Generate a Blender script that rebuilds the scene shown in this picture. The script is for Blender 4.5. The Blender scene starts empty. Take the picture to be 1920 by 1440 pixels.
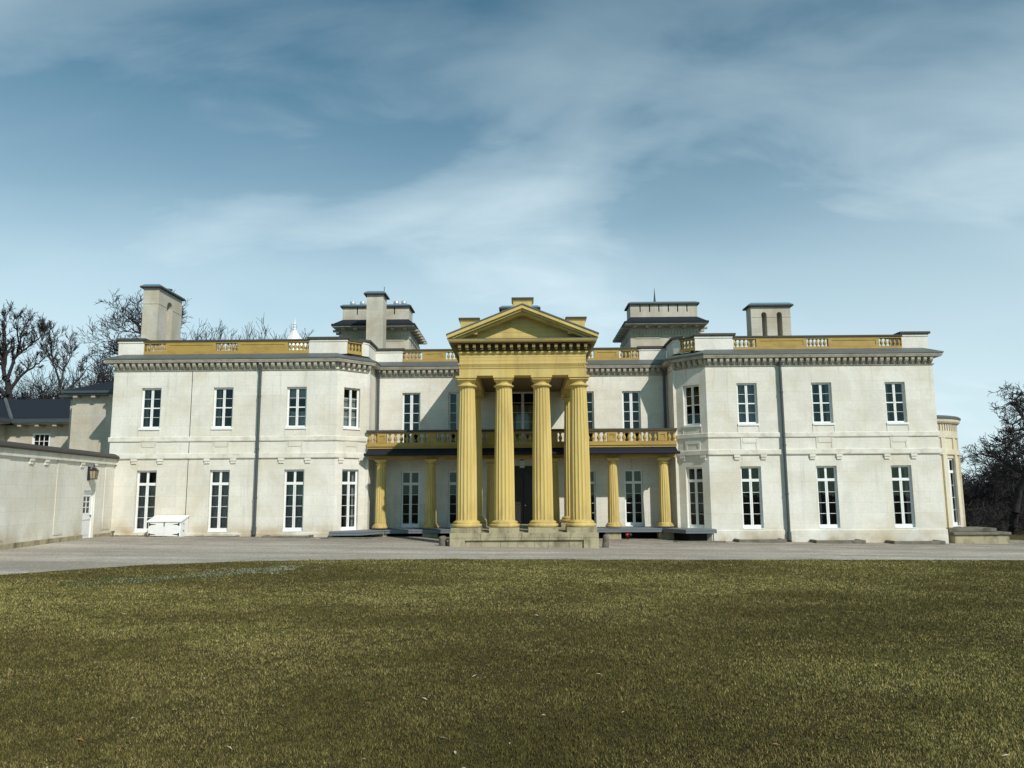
import bpy, bmesh, math, random
import numpy as np
from mathutils import Vector, Matrix
R = math.radians
random.seed(7); np.random.seed(7)
scene = bpy.context.scene
col = scene.collection

# ------------------------------------------------------------------ camera
CAM = (0.0098, -32.0, 2.2); F_PX = 1440.0 / 1920.0
pitch, yaw, roll = 0.1395, -0.0121, -0.0066
cp, sp, cyw, syw = math.cos(pitch), math.sin(pitch), math.cos(yaw), math.sin(yaw)
fw = Vector((syw * cp, cyw * cp, sp)); rt = Vector((cyw, -syw, 0)); up = rt.cross(fw)
c_, s_ = math.cos(roll), math.sin(roll)
r2 = rt * c_ + up * s_; u2 = -rt * s_ + up * c_
cam = bpy.data.cameras.new('camera'); cam_o = bpy.data.objects.new('camera', cam); col.objects.link(cam_o)
M = Matrix.Identity(4)
for i in range(3):
    M[i][0] = r2[i]; M[i][1] = u2[i]; M[i][2] = -fw[i]; M[i][3] = CAM[i]
cam_o.matrix_world = M
cam.sensor_fit = 'HORIZONTAL'; cam.sensor_width = 36.0; cam.lens = 36.0 * F_PX
cam.clip_end = 2000; cam.clip_start = 0.1
scene.camera = cam_o

# ------------------------------------------------------------------ light
SUN = Vector((0.447, -0.657, 0.605)).normalized()      # towards the sun
elev = math.asin(SUN.z); azim = math.atan2(SUN.x, SUN.y)
sun = bpy.data.lights.new('sun', 'SUN'); sun.energy = 3.75; sun.angle = R(0.5); sun.color = (1.0, 0.945, 0.855)
sun_o = bpy.data.objects.new('sun', sun); col.objects.link(sun_o)
sun_o.rotation_euler = SUN.to_track_quat('Z', 'Y').to_euler()
sun_o.location = (30, -40, 40)
scene.view_settings.view_transform = 'Standard'; scene.view_settings.look = 'None'
scene.view_settings.gamma = 1.0; scene.view_settings.exposure = 0.0

def nodes_of(tree):
    tree.nodes.clear(); N = tree.nodes; L = tree.links
    def nd(t, **kw):
        n = N.new(t)
        for k, v in kw.items():
            if k.startswith('i_'):
                key = k[2:]
                n.inputs[int(key) if key.isdigit() else key.replace('_', ' ')].default_value = v
            else: setattr(n, k, v)
        return n
    return nd, L

def math_n(nd, L, op, a, b=None, clamp=False):
    n = nd('ShaderNodeMath', operation=op); n.use_clamp = clamp
    for i, v in enumerate((a, b)):
        if v is None: continue
        if isinstance(v, (int, float)): n.inputs[i].default_value = v
        else: L.new(v, n.inputs[i])
    return n.outputs[0]

def ramp(nd, L, fac, stops):
    n = nd('ShaderNodeValToRGB'); e = n.color_ramp.elements
    while len(e) < len(stops): e.new(0.5)
    for el, (p, c) in zip(e, stops):
        el.position = p; el.color = c if len(c) == 4 else (*c, 1)
    L.new(fac, n.inputs[0]); return n.outputs[0]

def mixc(nd, L, fac, a, b, mode='MIX'):
    n = nd('ShaderNodeMix', data_type='RGBA', blend_type=mode)
    for sock, v in ((n.inputs[0], fac), (n.inputs[6], a), (n.inputs[7], b)):
        if isinstance(v, (int, float)): sock.default_value = v
        elif isinstance(v, tuple): sock.default_value = v if len(v) == 4 else (*v, 1)
        else: L.new(v, sock)
    return n.outputs[2]

world = bpy.data.worlds.new('World'); scene.world = world; world.use_nodes = True
def build_world():
    nd, L = nodes_of(world.node_tree)
    sky = nd('ShaderNodeTexSky', sky_type='NISHITA', sun_disc=False)
    sky.sun_elevation = elev; sky.sun_rotation = azim; sky.air_density = 1.0; sky.dust_density = 0.4; sky.ozone_density = 1.5
    tint = mixc(nd, L, 1.0, sky.outputs[0], (0.50, 0.95, 0.90), 'MULTIPLY')
    tc = nd('ShaderNodeTexCoord'); sep = nd('ShaderNodeSeparateXYZ'); L.new(tc.outputs['Generated'], sep.inputs[0])
    z = math_n(nd, L, 'MAXIMUM', sep.outputs[2], 0.0)
    zz = math_n(nd, L, 'ADD', z, 0.42)
    px = math_n(nd, L, 'DIVIDE', sep.outputs[0], zz); py = math_n(nd, L, 'DIVIDE', sep.outputs[1], zz)
    cmb = nd('ShaderNodeCombineXYZ'); L.new(px, cmb.inputs[0]); L.new(py, cmb.inputs[1])
    def cloud(scale, sx, sy, rot, off, detail, rough, dist):
        mp = nd('ShaderNodeMapping'); L.new(cmb.outputs[0], mp.inputs[0])
        mp.inputs['Scale'].default_value = (sx, sy, 1); mp.inputs['Rotation'].default_value = (0, 0, R(rot)); mp.inputs['Location'].default_value = off
        n = nd('ShaderNodeTexNoise', noise_dimensions='3D'); L.new(mp.outputs[0], n.inputs['Vector'])
        n.inputs['Scale'].default_value = scale; n.inputs['Detail'].default_value = detail
        n.inputs['Roughness'].default_value = rough; n.inputs['Distortion'].default_value = dist
        return n.outputs[0]
    a = cloud(1.75, 0.85, 1.45, -12, (4.4, 12.3, 0), 4, 0.46, 0.35)
    b = cloud(4.6, 0.6, 1.4, -16, (1.7, 5.2, 3), 8, 0.62, 0.5)
    m = math_n(nd, L, 'ADD', math_n(nd, L, 'MULTIPLY', a, 0.80), math_n(nd, L, 'MULTIPLY', b, 0.20))
    mask = ramp(nd, L, m, [(0.39, (0.0,) * 3), (0.50, (0.54,) * 3), (0.64, (1, 1, 1))])
    hz = ramp(nd, L, z, [(0.0, (1, 1, 1)), (0.19, (0.86,) * 3), (0.26, (0.68,) * 3), (0.34, (0.40,) * 3), (0.50, (0.06,) * 3)])
    dens = ramp(nd, L, z, [(0.0, (1.0,) * 3), (0.40, (0.86,) * 3), (0.58, (0.52,) * 3), (0.8, (0.2,) * 3)])
    k = math_n(nd, L, 'MAXIMUM', math_n(nd, L, 'MULTIPLY', mask, dens), math_n(nd, L, 'MULTIPLY', hz, 0.90))
    k = math_n(nd, L, 'ADD', math_n(nd, L, 'MULTIPLY', k, 0.86), math_n(nd, L, 'MULTIPLY', mask, 0.10))
    # cloud cover thinned in the unseen southern sky to cut fill on the facade
    north = ramp(nd, L, math_n(nd, L, 'ADD', math_n(nd, L, 'MULTIPLY', sep.outputs[1], 0.5), 0.5), [(0.45, (0.34,) * 3), (0.66, (1, 1, 1))])
    k = math_n(nd, L, 'MULTIPLY', k, north)
    ccol = ramp(nd, L, z, [(0.0, (0.63, 0.75, 0.81)), (0.27, (0.615, 0.75, 0.815)), (0.42, (0.465, 0.595, 0.665)), (0.60, (0.31, 0.42, 0.485))])
    sc = nd('ShaderNodeVectorMath', operation='SCALE'); L.new(ccol, sc.inputs[0]); sc.inputs['Scale'].default_value = CLOUD_LEVEL
    mx = mixc(nd, L, k, tint, sc.outputs[0])
    bg = nd('ShaderNodeBackground'); L.new(mx, bg.inputs[0]); bg.inputs[1].default_value = 0.10
    out = nd('ShaderNodeOutputWorld'); L.new(bg.outputs[0], out.inputs[0])
CLOUD_LEVEL = 12.2
build_world()

# ------------------------------------------------------------------ helpers
class MB:
    def __init__(s): s.v = []; s.f = []; s.m = []
    def face(s, pts, m=0):
        i = len(s.v); s.v += [tuple(p) for p in pts]; s.f.append(tuple(range(i, i + len(pts)))); s.m.append(m)
    def box(s, x0, y0, z0, x1, y1, z1, m=0):
        i = len(s.v)
        s.v += [(x0,y0,z0),(x1,y0,z0),(x1,y1,z0),(x0,y1,z0),(x0,y0,z1),(x1,y0,z1),(x1,y1,z1),(x0,y1,z1)]
        for q in ((0,3,2,1),(4,5,6,7),(0,1,5,4),(1,2,6,5),(2,3,7,6),(3,0,4,7)):
            s.f.append(tuple(i + k for k in q)); s.m.append(m)
    def frustum(s, b, t, z0, z1, m=0):           # b, t = (x0,y0,x1,y1)
        i = len(s.v)
        for (x0, y0, x1, y1), z in ((b, z0), (t, z1)):
            s.v += [(x0,y0,z),(x1,y0,z),(x1,y1,z),(x0,y1,z)]
        for q in ((0,3,2,1),(4,5,6,7),(0,1,5,4),(1,2,6,5),(2,3,7,6),(3,0,4,7)):
            s.f.append(tuple(i + k for k in q)); s.m.append(m)
    def prism_xz(s, poly, y0, y1, m=0):          # polygon in x,z extruded along y
        n = len(poly); i = len(s.v)
        s.v += [(x, y0, z) for x, z in poly] + [(x, y1, z) for x, z in poly]
        s.f.append(tuple(range(i, i + n))); s.m.append(m)
        s.f.append(tuple(range(i + 2*n - 1, i + n - 1, -1))); s.m.append(m)
        for k in range(n):
            a, b = i + k, i + (k + 1) % n
            s.f.append((a, b, b + n, a + n)); s.m.append(m)
    def prism_xy(s, poly, z0, z1, m=0):
        n = len(poly); i = len(s.v)
        s.v += [(x, y, z0) for x, y in poly] + [(x, y, z1) for x, y in poly]
        s.f.append(tuple(range(i, i + n))); s.m.append(m)
        s.f.append(tuple(range(i + 2*n - 1, i + n - 1, -1))); s.m.append(m)
        for k in range(n):
            a, b = i + k, i + (k + 1) % n
            s.f.append((a, b, b + n, a + n)); s.m.append(m)
    def prism_yz(s, poly, x0, x1, m=0):
        n = len(poly); i = len(s.v)
        s.v += [(x0, y, z) for y, z in poly] + [(x1, y, z) for y, z in poly]
        s.f.append(tuple(range(i, i + n))); s.m.append(m)
        s.f.append(tuple(range(i + 2*n - 1, i + n - 1, -1))); s.m.append(m)
        for k in range(n):
            a, b = i + k, i + (k + 1) % n
            s.f.append((a, b, b + n, a + n)); s.m.append(m)
    def lathe(s, prof, cx=0, cy=0, n=16, m=0, rf=None):
        i = len(s.v); k = len(prof)
        for r, z in prof:
            for j in range(n):
                a = 2 * math.pi * j / n; q = r * (rf(a) if rf else 1)
                s.v.append((cx + q * math.cos(a), cy + q * math.sin(a), z))
        for a in range(k - 1):
            for j in range(n):
                b = (j + 1) % n
                s.f.append((i + a*n + j, i + a*n + b, i + (a+1)*n + b, i + (a+1)*n + j)); s.m.append(m)
        s.f.append(tuple(i + j for j in reversed(range(n)))); s.m.append(m)
        s.f.append(tuple(i + (k-1)*n + j for j in range(n))); s.m.append(m)
    def tube(s, pts, r, n=8, m=0):
        i = len(s.v); pts = [Vector(p) for p in pts]; k = len(pts)
        for q in range(k):
            d = (pts[min(q+1, k-1)] - pts[max(q-1, 0)]).normalized()
            a = d.orthogonal().normalized() if abs(d.z) < 0.9 else Vector((1, 0, 0)); a = (a - d * a.dot(d)).normalized(); b = d.cross(a)
            rr = r[q] if isinstance(r, (list, tuple)) else r
            for j in range(n):
                t = 2 * math.pi * j / n; s.v.append(tuple(pts[q] + (a * math.cos(t) + b * math.sin(t)) * rr))
        for q in range(k - 1):
            for j in range(n):
                b = (j + 1) % n
                s.f.append((i + q*n + j, i + q*n + b, i + (q+1)*n + b, i + (q+1)*n + j)); s.m.append(m)
        s.f.append(tuple(i + j for j in reversed(range(n)))); s.m.append(m)
        s.f.append(tuple(i + (k-1)*n + j for j in range(n))); s.m.append(m)
    def sweep(s, path, prof, m=0, mlist=None):   # profile = closed polygon of (outward offset, z)
        P = [Vector(p) for p in path]; n = len(P); k = len(prof); i = len(s.v)
        dirs = [(P[j+1] - P[j]).normalized() for j in range(n - 1)]
        nor = [Vector((d.y, -d.x)) for d in dirs]
        mit = []
        for j in range(n):
            if j == 0: mit.append(nor[0])
            elif j == n - 1: mit.append(nor[-1])
            else:
                a = (nor[j-1] + nor[j]).normalized(); mit.append(a / max(0.3, a.dot(nor[j])))
        for j in range(n):
            for o, z in prof:
                q = P[j] + mit[j] * o; s.v.append((q.x, q.y, z))
        for j in range(n - 1):
            for a in range(k):
                b = (a + 1) % k
                s.f.append((i + j*k + a, i + (j+1)*k + a, i + (j+1)*k + b, i + j*k + b)); s.m.append(mlist[a] if mlist else m)
        s.f.append(tuple(i + a for a in range(k))); s.m.append(m)
        s.f.append(tuple(i + (n-1)*k + a for a in reversed(range(k)))); s.m.append(m)
    def wall(s, p0, p1, z0, z1, openings, m=0, md=1, reveal=0.18, room=0.75, thick=0.0):
        p0 = Vector(p0); p1 = Vector(p1); Ln = (p1 - p0).length; d = (p1 - p0) / Ln; inn = Vector((-d.y, d.x))
        us = sorted({0.0, Ln, *[o[0] for o in openings], *[o[1] for o in openings]})
        zs = sorted({z0, z1, *[o[2] for o in openings], *[o[3] for o in openings]})
        def P(u, z, t=0.0):
            q = p0 + d * u + inn * t; return (q.x, q.y, z)
        for a in range(len(us) - 1):
            for b in range(len(zs) - 1):
                uc = (us[a] + us[a+1]) / 2; zc = (zs[b] + zs[b+1]) / 2
                if any(o[0] < uc < o[1] and o[2] < zc < o[3] for o in openings): continue
                s.face([P(us[a], zs[b]), P(us[a+1], zs[b]), P(us[a+1], zs[b+1]), P(us[a], zs[b+1])], m)
        for u0, u1, q0, q1 in openings:
            for t0, t1, mm in ((0, reveal, m), (reveal, room, md)):
                s.face([P(u0,q0,t0), P(u0,q0,t1), P(u0,q1,t1), P(u0,q1,t0)], mm)
                s.face([P(u1,q0,t1), P(u1,q0,t0), P(u1,q1,t0), P(u1,q1,t1)], mm)
                s.face([P(u0,q1,t0), P(u0,q1,t1), P(u1,q1,t1), P(u1,q1,t0)], mm)
                s.face([P(u0,q0,t1), P(u0,q0,t0), P(u1,q0,t0), P(u1,q0,t1)], mm)
            s.face([P(u0,q0,room), P(u1,q0,room), P(u1,q1,room), P(u0,q1,room)], md)
    def mesh(s, name, mats, smooth=False, recalc=True):
        me = bpy.data.meshes.new(name); me.from_pydata(s.v, [], s.f)
        for mt in (mats if isinstance(mats, (list, tuple)) else [mats]): me.materials.append(mt)
        me.polygons.foreach_set('material_index', s.m)
        if recalc:
            bm = bmesh.new(); bm.from_mesh(me); bmesh.ops.recalc_face_normals(bm, faces=bm.faces); bm.to_mesh(me); bm.free()
        if smooth: me.polygons.foreach_set('use_smooth', [True] * len(me.polygons))
        me.update(); return me
    def build(s, name, mats, parent=None, smooth=False, loc=None, rz=0, bevel=0, recalc=True):
        return link(name, s.mesh(name, mats, smooth, recalc), parent, loc, rz, bevel)

def link(name, me, parent=None, loc=None, rz=0, bevel=0):
    o = bpy.data.objects.new(name, me); col.objects.link(o)
    if parent is not None: o.parent = parent
    if loc is not None: o.location = loc
    if rz: o.rotation_euler = (0, 0, rz)
    if bevel:
        b = o.modifiers.new('bevel', 'BEVEL'); b.width = bevel; b.segments = 1; b.limit_method = 'ANGLE'
    return o
def tag(o, label=None, cat=None, group=None, kind=None):
    if label: o['label'] = label
    if cat: o['category'] = cat
    if group: o['group'] = group
    if kind: o['kind'] = kind
    return o
def thing(name, label, cat, loc=(0,0,0), group=None, rz=0):
    o = bpy.data.objects.new(name, None); col.objects.link(o); o.location = loc; o.rotation_euler = (0, 0, rz)
    o.empty_display_size = 0.2
    return tag(o, label, cat, group)
def copy_tree(o, parent=None):
    c = o.copy(); col.objects.link(c)
    if parent is not None: c.parent = parent
    for ch in list(o.children): copy_tree(ch, c)
    return c
def ground_z(x, y):
    x = max(-30.0, min(25.0, x)); return 0.27 - 0.0155 * x

# ------------------------------------------------------------------ materials
def mat(name, build):
    m = bpy.data.materials.new(name); m.use_nodes = True
    nd, L = nodes_of(m.node_tree)
    bs = nd('ShaderNodeBsdfPrincipled'); out = nd('ShaderNodeOutputMaterial'); L.new(bs.outputs[0], out.inputs[0])
    build(nd, L, bs, out); return m
def pos(nd): return nd('ShaderNodeNewGeometry').outputs['Position']
def noise(nd, L, vec, scale, detail=4, rough=0.55, dist=0, stretch=None):
    if stretch:
        mp = nd('ShaderNodeMapping'); L.new(vec, mp.inputs[0]); mp.inputs['Scale'].default_value = stretch; vec = mp.outputs[0]
    n = nd('ShaderNodeTexNoise'); L.new(vec, n.inputs['Vector'])
    n.inputs['Scale'].default_value = scale; n.inputs['Detail'].default_value = detail
    n.inputs['Roughness'].default_value = rough; n.inputs['Distortion'].default_value = dist
    return n.outputs[0]
def bump(nd, L, bs, h, strength, dist=0.02):
    b = nd('ShaderNodeBump'); b.inputs['Strength'].default_value = strength; b.inputs['Distance'].default_value = dist
    L.new(h, b.inputs['Height']); L.new(b.outputs[0], bs.inputs['Normal'])

def stucco(base, warm, grey, stain=True, courses=True, amount=1.0):
    def f(nd, L, bs, out):
        p = pos(nd)
        n1 = noise(nd, L, p, 0.55, 6, 0.6, 0.8)
        n2 = noise(nd, L, p, 1.4, 5, 0.6, 0.3, (1, 1, 0.35))
        n3 = noise(nd, L, p, 9.0, 5, 0.65)
        c = mixc(nd, L, ramp(nd, L, n1, [(0.42, (0,0,0)), (0.68, (amount,)*3)]), base, warm)
        c = mixc(nd, L, ramp(nd, L, n2, [(0.48, (0,0,0)), (0.72, (0.8*amount,)*3)]), c, grey)
        c = mixc(nd, L, ramp(nd, L, n3, [(0.35, (0.22*amount,)*3), (0.6, (0,0,0))]), c, tuple(k * 0.72 for k in warm))
        sx = nd('ShaderNodeSeparateXYZ'); L.new(p, sx.inputs[0])
        if courses:   # faint lines of the stone coursing and patches of single blocks
            cb = nd('ShaderNodeCombineXYZ'); L.new(math_n(nd, L, 'ADD', sx.outputs[0], sx.outputs[1]), cb.inputs[0]); L.new(sx.outputs[2], cb.inputs[1])
            br = nd('ShaderNodeTexBrick'); L.new(cb.outputs[0], br.inputs['Vector'])
            br.inputs['Color1'].default_value = (0.78, 0.78, 0.78, 1); br.inputs['Color2'].default_value = (1.0, 1.0, 1.0, 1); br.inputs['Mortar'].default_value = (0.08, 0.08, 0.08, 1)
            br.inputs['Scale'].default_value = 1.0; br.inputs['Brick Width'].default_value = 1.15; br.inputs['Row Height'].default_value = 0.42
            br.inputs['Mortar Size'].default_value = 0.006; br.inputs['Mortar Smooth'].default_value = 0.6; br.inputs['Bias'].default_value = 0.1
            c = mixc(nd, L, 0.26 * amount, c, br.outputs[0], 'MULTIPLY')
        if courses:
            b2 = nd('ShaderNodeTexBrick'); L.new(cb.outputs[0], b2.inputs['Vector'])
            b2.inputs['Color1'].default_value = (0.80, 0.76, 0.68, 1); b2.inputs['Color2'].default_value = (1, 1, 1, 1); b2.inputs['Mortar'].default_value = (0.9, 0.88, 0.84, 1)
            b2.inputs['Scale'].default_value = 1.0; b2.inputs['Brick Width'].default_value = 3.3; b2.inputs['Row Height'].default_value = 1.26; b2.inputs['Mortar Size'].default_value = 0.003; b2.inputs['Bias'].default_value = 0.25
            c = mixc(nd, L, 0.42 * amount, c, b2.outputs[0], 'MULTIPLY')
        if stain:     # rusty damp mark above the ground and rain streaks under the cornice
            zz = math_n(nd, L, 'ADD', sx.outputs[2], math_n(nd, L, 'MULTIPLY', sx.outputs[0], 0.0155))
            low = ramp(nd, L, zz, [(0.40, (1,1,1)), (0.95, (0,0,0))])
            nl = noise(nd, L, p, 0.9, 5, 0.6)
            c = mixc(nd, L, math_n(nd, L, 'MULTIPLY', low, ramp(nd, L, nl, [(0.40, (0,0,0)), (0.64, (0.75,)*3)])), c, (0.40, 0.29, 0.15))
            st = noise(nd, L, p, 5.0, 5, 0.62, 0, (1.0, 1.0, 0.05))
            hi = ramp(nd, L, math_n(nd, L, 'MULTIPLY', sx.outputs[2], 0.1), [(0.0, (0.45,)*3), (0.34, (0.5,)*3), (0.36, (0.9,)*3), (0.40, (0.35,)*3), (0.62, (0.3,)*3), (0.74, (1,)*3)])
            c = mixc(nd, L, math_n(nd, L, 'MULTIPLY', hi, ramp(nd, L, st, [(0.56, (0,0,0)), (0.74, (0.55,)*3)])), c, (0.30, 0.26, 0.19))
        L.new(c, bs.inputs['Base Color']); bs.inputs['Roughness'].default_value = 0.9; bs.inputs['Specular IOR Level'].default_value = 0.2
        bump(nd, L, bs, noise(nd, L, p, 28, 4, 0.6), 0.25, 0.01)
    return f
def plain(c, rough=0.6, var=0.12, scale=3.0, spec=0.4, metal=0.0, bmp=0.0, dark=None, dscale=1.5, damt=0.5, stretch=None):
    def f(nd, L, bs, out):
        p = pos(nd)
        n = noise(nd, L, p, scale, 5, 0.6)
        cc = mixc(nd, L, n, tuple(k * (1 - var) for k in c), tuple(min(1, k * (1 + var)) for k in c))
        if dark:
            q = noise(nd, L, p, dscale, 5, 0.65, 0.3, stretch)
            cc = mixc(nd, L, ramp(nd, L, q, [(0.46, (0,0,0)), (0.7, (damt,)*3)]), cc, dark)
        L.new(cc, bs.inputs['Base Color']); bs.inputs['Roughness'].default_value = rough
        bs.inputs['Specular IOR Level'].default_value = spec; bs.inputs['Metallic'].default_value = metal
        if bmp: bump(nd, L, bs, noise(nd, L, p, 30, 4, 0.6), bmp, 0.01)
    return f
STUCCO = mat('stucco', stucco((0.82, 0.80, 0.735), (0.66, 0.61, 0.50), (0.68, 0.68, 0.645), amount=0.85))
STUCCO2 = mat('stucco_weathered', stucco((0.60, 0.57, 0.49), (0.46, 0.40, 0.30), (0.42, 0.41, 0.37), stain=False))
PIER = mat('parapet_stone', stucco((0.82, 0.80, 0.74), (0.68, 0.63, 0.53), (0.66, 0.66, 0.62), stain=False, courses=False))
TRIM = mat('trim_stone', plain((0.74, 0.71, 0.63), 0.9, 0.1, 2.0, 0.2, dark=(0.40, 0.35, 0.27), dscale=2.2, damt=0.55, bmp=0.15))
CORN = mat('cornice_stone', plain((0.44, 0.41, 0.34), 0.9, 0.12, 2.0, 0.2, dark=(0.20, 0.17, 0.13), dscale=2.6, damt=0.6, bmp=0.15))  # stone darkened so the shade between modillions and under eaves is in its colour
STONE = mat('plinth_stone', plain((0.40, 0.355, 0.235), 0.92, 0.25, 2.2, 0.2, dark=(0.12, 0.10, 0.06), dscale=2.8, damt=0.85, bmp=0.35, stretch=(1, 1, 0.5)))
def f_yellow(nd, L, bs, out):
    plain((0.62, 0.465, 0.16), 0.6, 0.09, 1.5, 0.3, dark=(0.36, 0.25, 0.085), dscale=2.6, damt=0.6, bmp=0.12, stretch=(1, 1, 0.12))(nd, L, bs, out)
    old = bs.inputs['Base Color'].links[0].from_socket; p = pos(nd); sx = nd('ShaderNodeSeparateXYZ'); L.new(p, sx.inputs[0])
    low = ramp(nd, L, math_n(nd, L, 'MULTIPLY', sx.outputs[2], 0.25), [(0.20, (1,1,1)), (0.55, (0,0,0))])
    g = math_n(nd, L, 'MULTIPLY', low, ramp(nd, L, noise(nd, L, p, 3.5, 6, 0.7, 0.2, (1, 1, 0.3)), [(0.42, (0,0,0)), (0.66, (0.75,)*3)]))
    c = mixc(nd, L, g, old, (0.27, 0.20, 0.09))
    pale = ramp(nd, L, noise(nd, L, p, 1.1, 5, 0.65, 0.5, (1, 1, 0.4)), [(0.50, (0,0,0)), (0.75, (0.45,)*3)])
    L.new(mixc(nd, L, pale, c, (0.70, 0.58, 0.28)), bs.inputs['Base Color'])
YEL = mat('yellow_paint', f_yellow)
OCH = mat('ochre_paint', plain((0.43, 0.29, 0.075), 0.6, 0.10, 1.5, 0.35, dark=(0.25, 0.15, 0.05), dscale=3.0, damt=0.6, stretch=(0.6, 1, 1.6)))
SOFF_SHADE = mat('soffit_shade_tone', plain((0.15, 0.105, 0.04), 0.6, 0.1, 2.0, 0.3))  # portico paint darkened: shade under cornice and ceilings put into the colour
BRACKET_SHADE = mat('bracket_shade_tone', plain((0.27, 0.195, 0.075), 0.6, 0.1, 2.0, 0.3))  # lighter step of the same painted-in shade, for the cornice brackets
LEAD = mat('lead_flashing', plain((0.115, 0.13, 0.13), 0.55, 0.15, 2.0, 0.5, dark=(0.09, 0.085, 0.075), dscale=1.2, damt=0.6))
COPE = mat('dark_coping', plain((0.075, 0.066, 0.057), 0.8, 0.2, 2.0, 0.3, dark=(0.05, 0.045, 0.04), dscale=2.0, damt=0.6))
TEAL = mat('teal_flashing', plain((0.13, 0.24, 0.30), 0.4, 0.15, 2.0, 0.5))
IRON = mat('grey_iron', plain((0.062, 0.076, 0.084), 0.45, 0.12, 2.0, 0.5))
BLACK = mat('black_iron', plain((0.02, 0.02, 0.022), 0.5, 0.1, 2.0, 0.5))
WHITE = mat('white_paint', plain((0.83, 0.84, 0.84), 0.45, 0.05, 3.0, 0.4, dark=(0.60, 0.58, 0.52), dscale=4.0, damt=0.3))
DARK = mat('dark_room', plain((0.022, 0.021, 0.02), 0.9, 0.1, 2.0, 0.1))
SLATE = mat('slate', plain((0.020, 0.025, 0.035), 0.75, 0.25, 6.0, 0.15, dark=(0.018, 0.022, 0.03), dscale=3, damt=0.7))
METAL = mat('galvanised', plain((0.62, 0.64, 0.66), 0.4, 0.08, 3.0, 0.5, metal=0.6))
CURT = mat('curtain', plain((0.34, 0.35, 0.33), 0.9, 0.2, 5.0, 0.1))
BLIND = mat('blind', plain((0.52, 0.56, 0.52), 0.9, 0.1, 5.0, 0.1))
RED = mat('red_paint', plain((0.35, 0.02, 0.015), 0.4, 0.1, 5.0, 0.5))
CONC = mat('grey_concrete', plain((0.19, 0.175, 0.14), 0.95, 0.25, 4.0, 0.15, dark=(0.07, 0.062, 0.045), dscale=2.5, damt=0.8, bmp=0.3))
DECK = mat('grey_deck', plain((0.16, 0.185, 0.21), 0.6, 0.12, 2.0, 0.4))
BARK = mat('bark', plain((0.042, 0.038, 0.039), 0.95, 0.3, 3.0, 0.1))
BARK2 = mat('pale_bark', plain((0.066, 0.060, 0.060), 0.95, 0.3, 3.0, 0.1))
def f_glass(nd, L, bs, out):
    tr = nd('ShaderNodeBsdfTransparent'); tr.inputs[0].default_value = (0.80, 0.84, 0.85, 1)
    gl = nd('ShaderNodeBsdfGlossy'); gl.inputs['Roughness'].default_value = 0.02; gl.inputs[0].default_value = (0.9, 0.95, 1, 1)
    p = pos(nd); b = nd('ShaderNodeBump'); b.inputs['Strength'].default_value = 0.06; b.inputs['Distance'].default_value = 0.05
    L.new(noise(nd, L, p, 1.6, 2), b.inputs['Height']); L.new(b.outputs[0], gl.inputs['Normal'])
    fr = nd('ShaderNodeFresnel'); fr.inputs[0].default_value = 1.52
    mx = nd('ShaderNodeMixShader'); L.new(fr.outputs[0], mx.inputs[0]); L.new(tr.outputs[0], mx.inputs[1]); L.new(gl.outputs[0], mx.inputs[2])
    L.new(mx.outputs[0], out.inputs[0])
GLASS = mat('window_glass', f_glass)
def f_lampglass(nd, L, bs, out):
    bs.inputs['Base Color'].default_value = (0.26, 0.22, 0.15, 1); bs.inputs['Roughness'].default_value = 0.3
    bs.inputs['Emission Color'].default_value = (1.0, 0.72, 0.35, 1); bs.inputs['Emission Strength'].default_value = 0.07
LAMPG = mat('lamp_glass', f_lampglass)
def f_bulb(nd, L, bs, out):
    bs.inputs['Emission Color'].default_value = (1.0, 0.7, 0.3, 1); bs.inputs['Emission Strength'].default_value = 2.0
BULB = mat('lamp_bulb', f_bulb)
def f_gravel(nd, L, bs, out):
    p = pos(nd)
    n0 = noise(nd, L, p, 1.0, 4, 0.55, 0.35, (0.07, 0.95, 1)); n1 = noise(nd, L, p, 0.6, 6, 0.65, 0.5, (0.7, 1.2, 1))
    n2 = noise(nd, L, p, 12, 6, 0.75); n3 = noise(nd, L, p, 55, 3, 0.6)
    c = mixc(nd, L, ramp(nd, L, n0, [(0.36, (0,0,0)), (0.62, (1,1,1))]), (0.37, 0.325, 0.265), (0.65, 0.59, 0.505))
    c = mixc(nd, L, ramp(nd, L, n1, [(0.42, (0,0,0)), (0.68, (0.75,)*3)]), c, (0.31, 0.275, 0.225))
    sy = nd('ShaderNodeSeparateXYZ'); L.new(p, sy.inputs[0])
    near = ramp(nd, L, math_n(nd, L, 'MULTIPLY', math_n(nd, L, 'ADD', sy.outputs[1], 6.0), 0.16), [(0.0, (0,0,0)), (0.95, (1,1,1))])
    c = mixc(nd, L, math_n(nd, L, 'MULTIPLY', near, ramp(nd, L, noise(nd, L, p, 1.1, 6, 0.7, 0.4), [(0.36, (0.15,)*3), (0.62, (0.95,)*3)])), c, (0.185, 0.155, 0.12))
    c = mixc(nd, L, ramp(nd, L, n2, [(0.36, (0.75,)*3), (0.56, (0,0,0))]), c, (0.15, 0.132, 0.105))
    c = mixc(nd, L, ramp(nd, L, n3, [(0.52, (0,0,0)), (0.66, (0.75,)*3)]), c, (0.58, 0.55, 0.50))
    L.new(c, bs.inputs['Base Color']); bs.inputs['Roughness'].default_value = 0.95; bs.inputs['Specular IOR Level'].default_value = 0.15
    bump(nd, L, bs, n2, 0.7, 0.04)
GRAVEL = mat('gravel', f_gravel)
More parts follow.
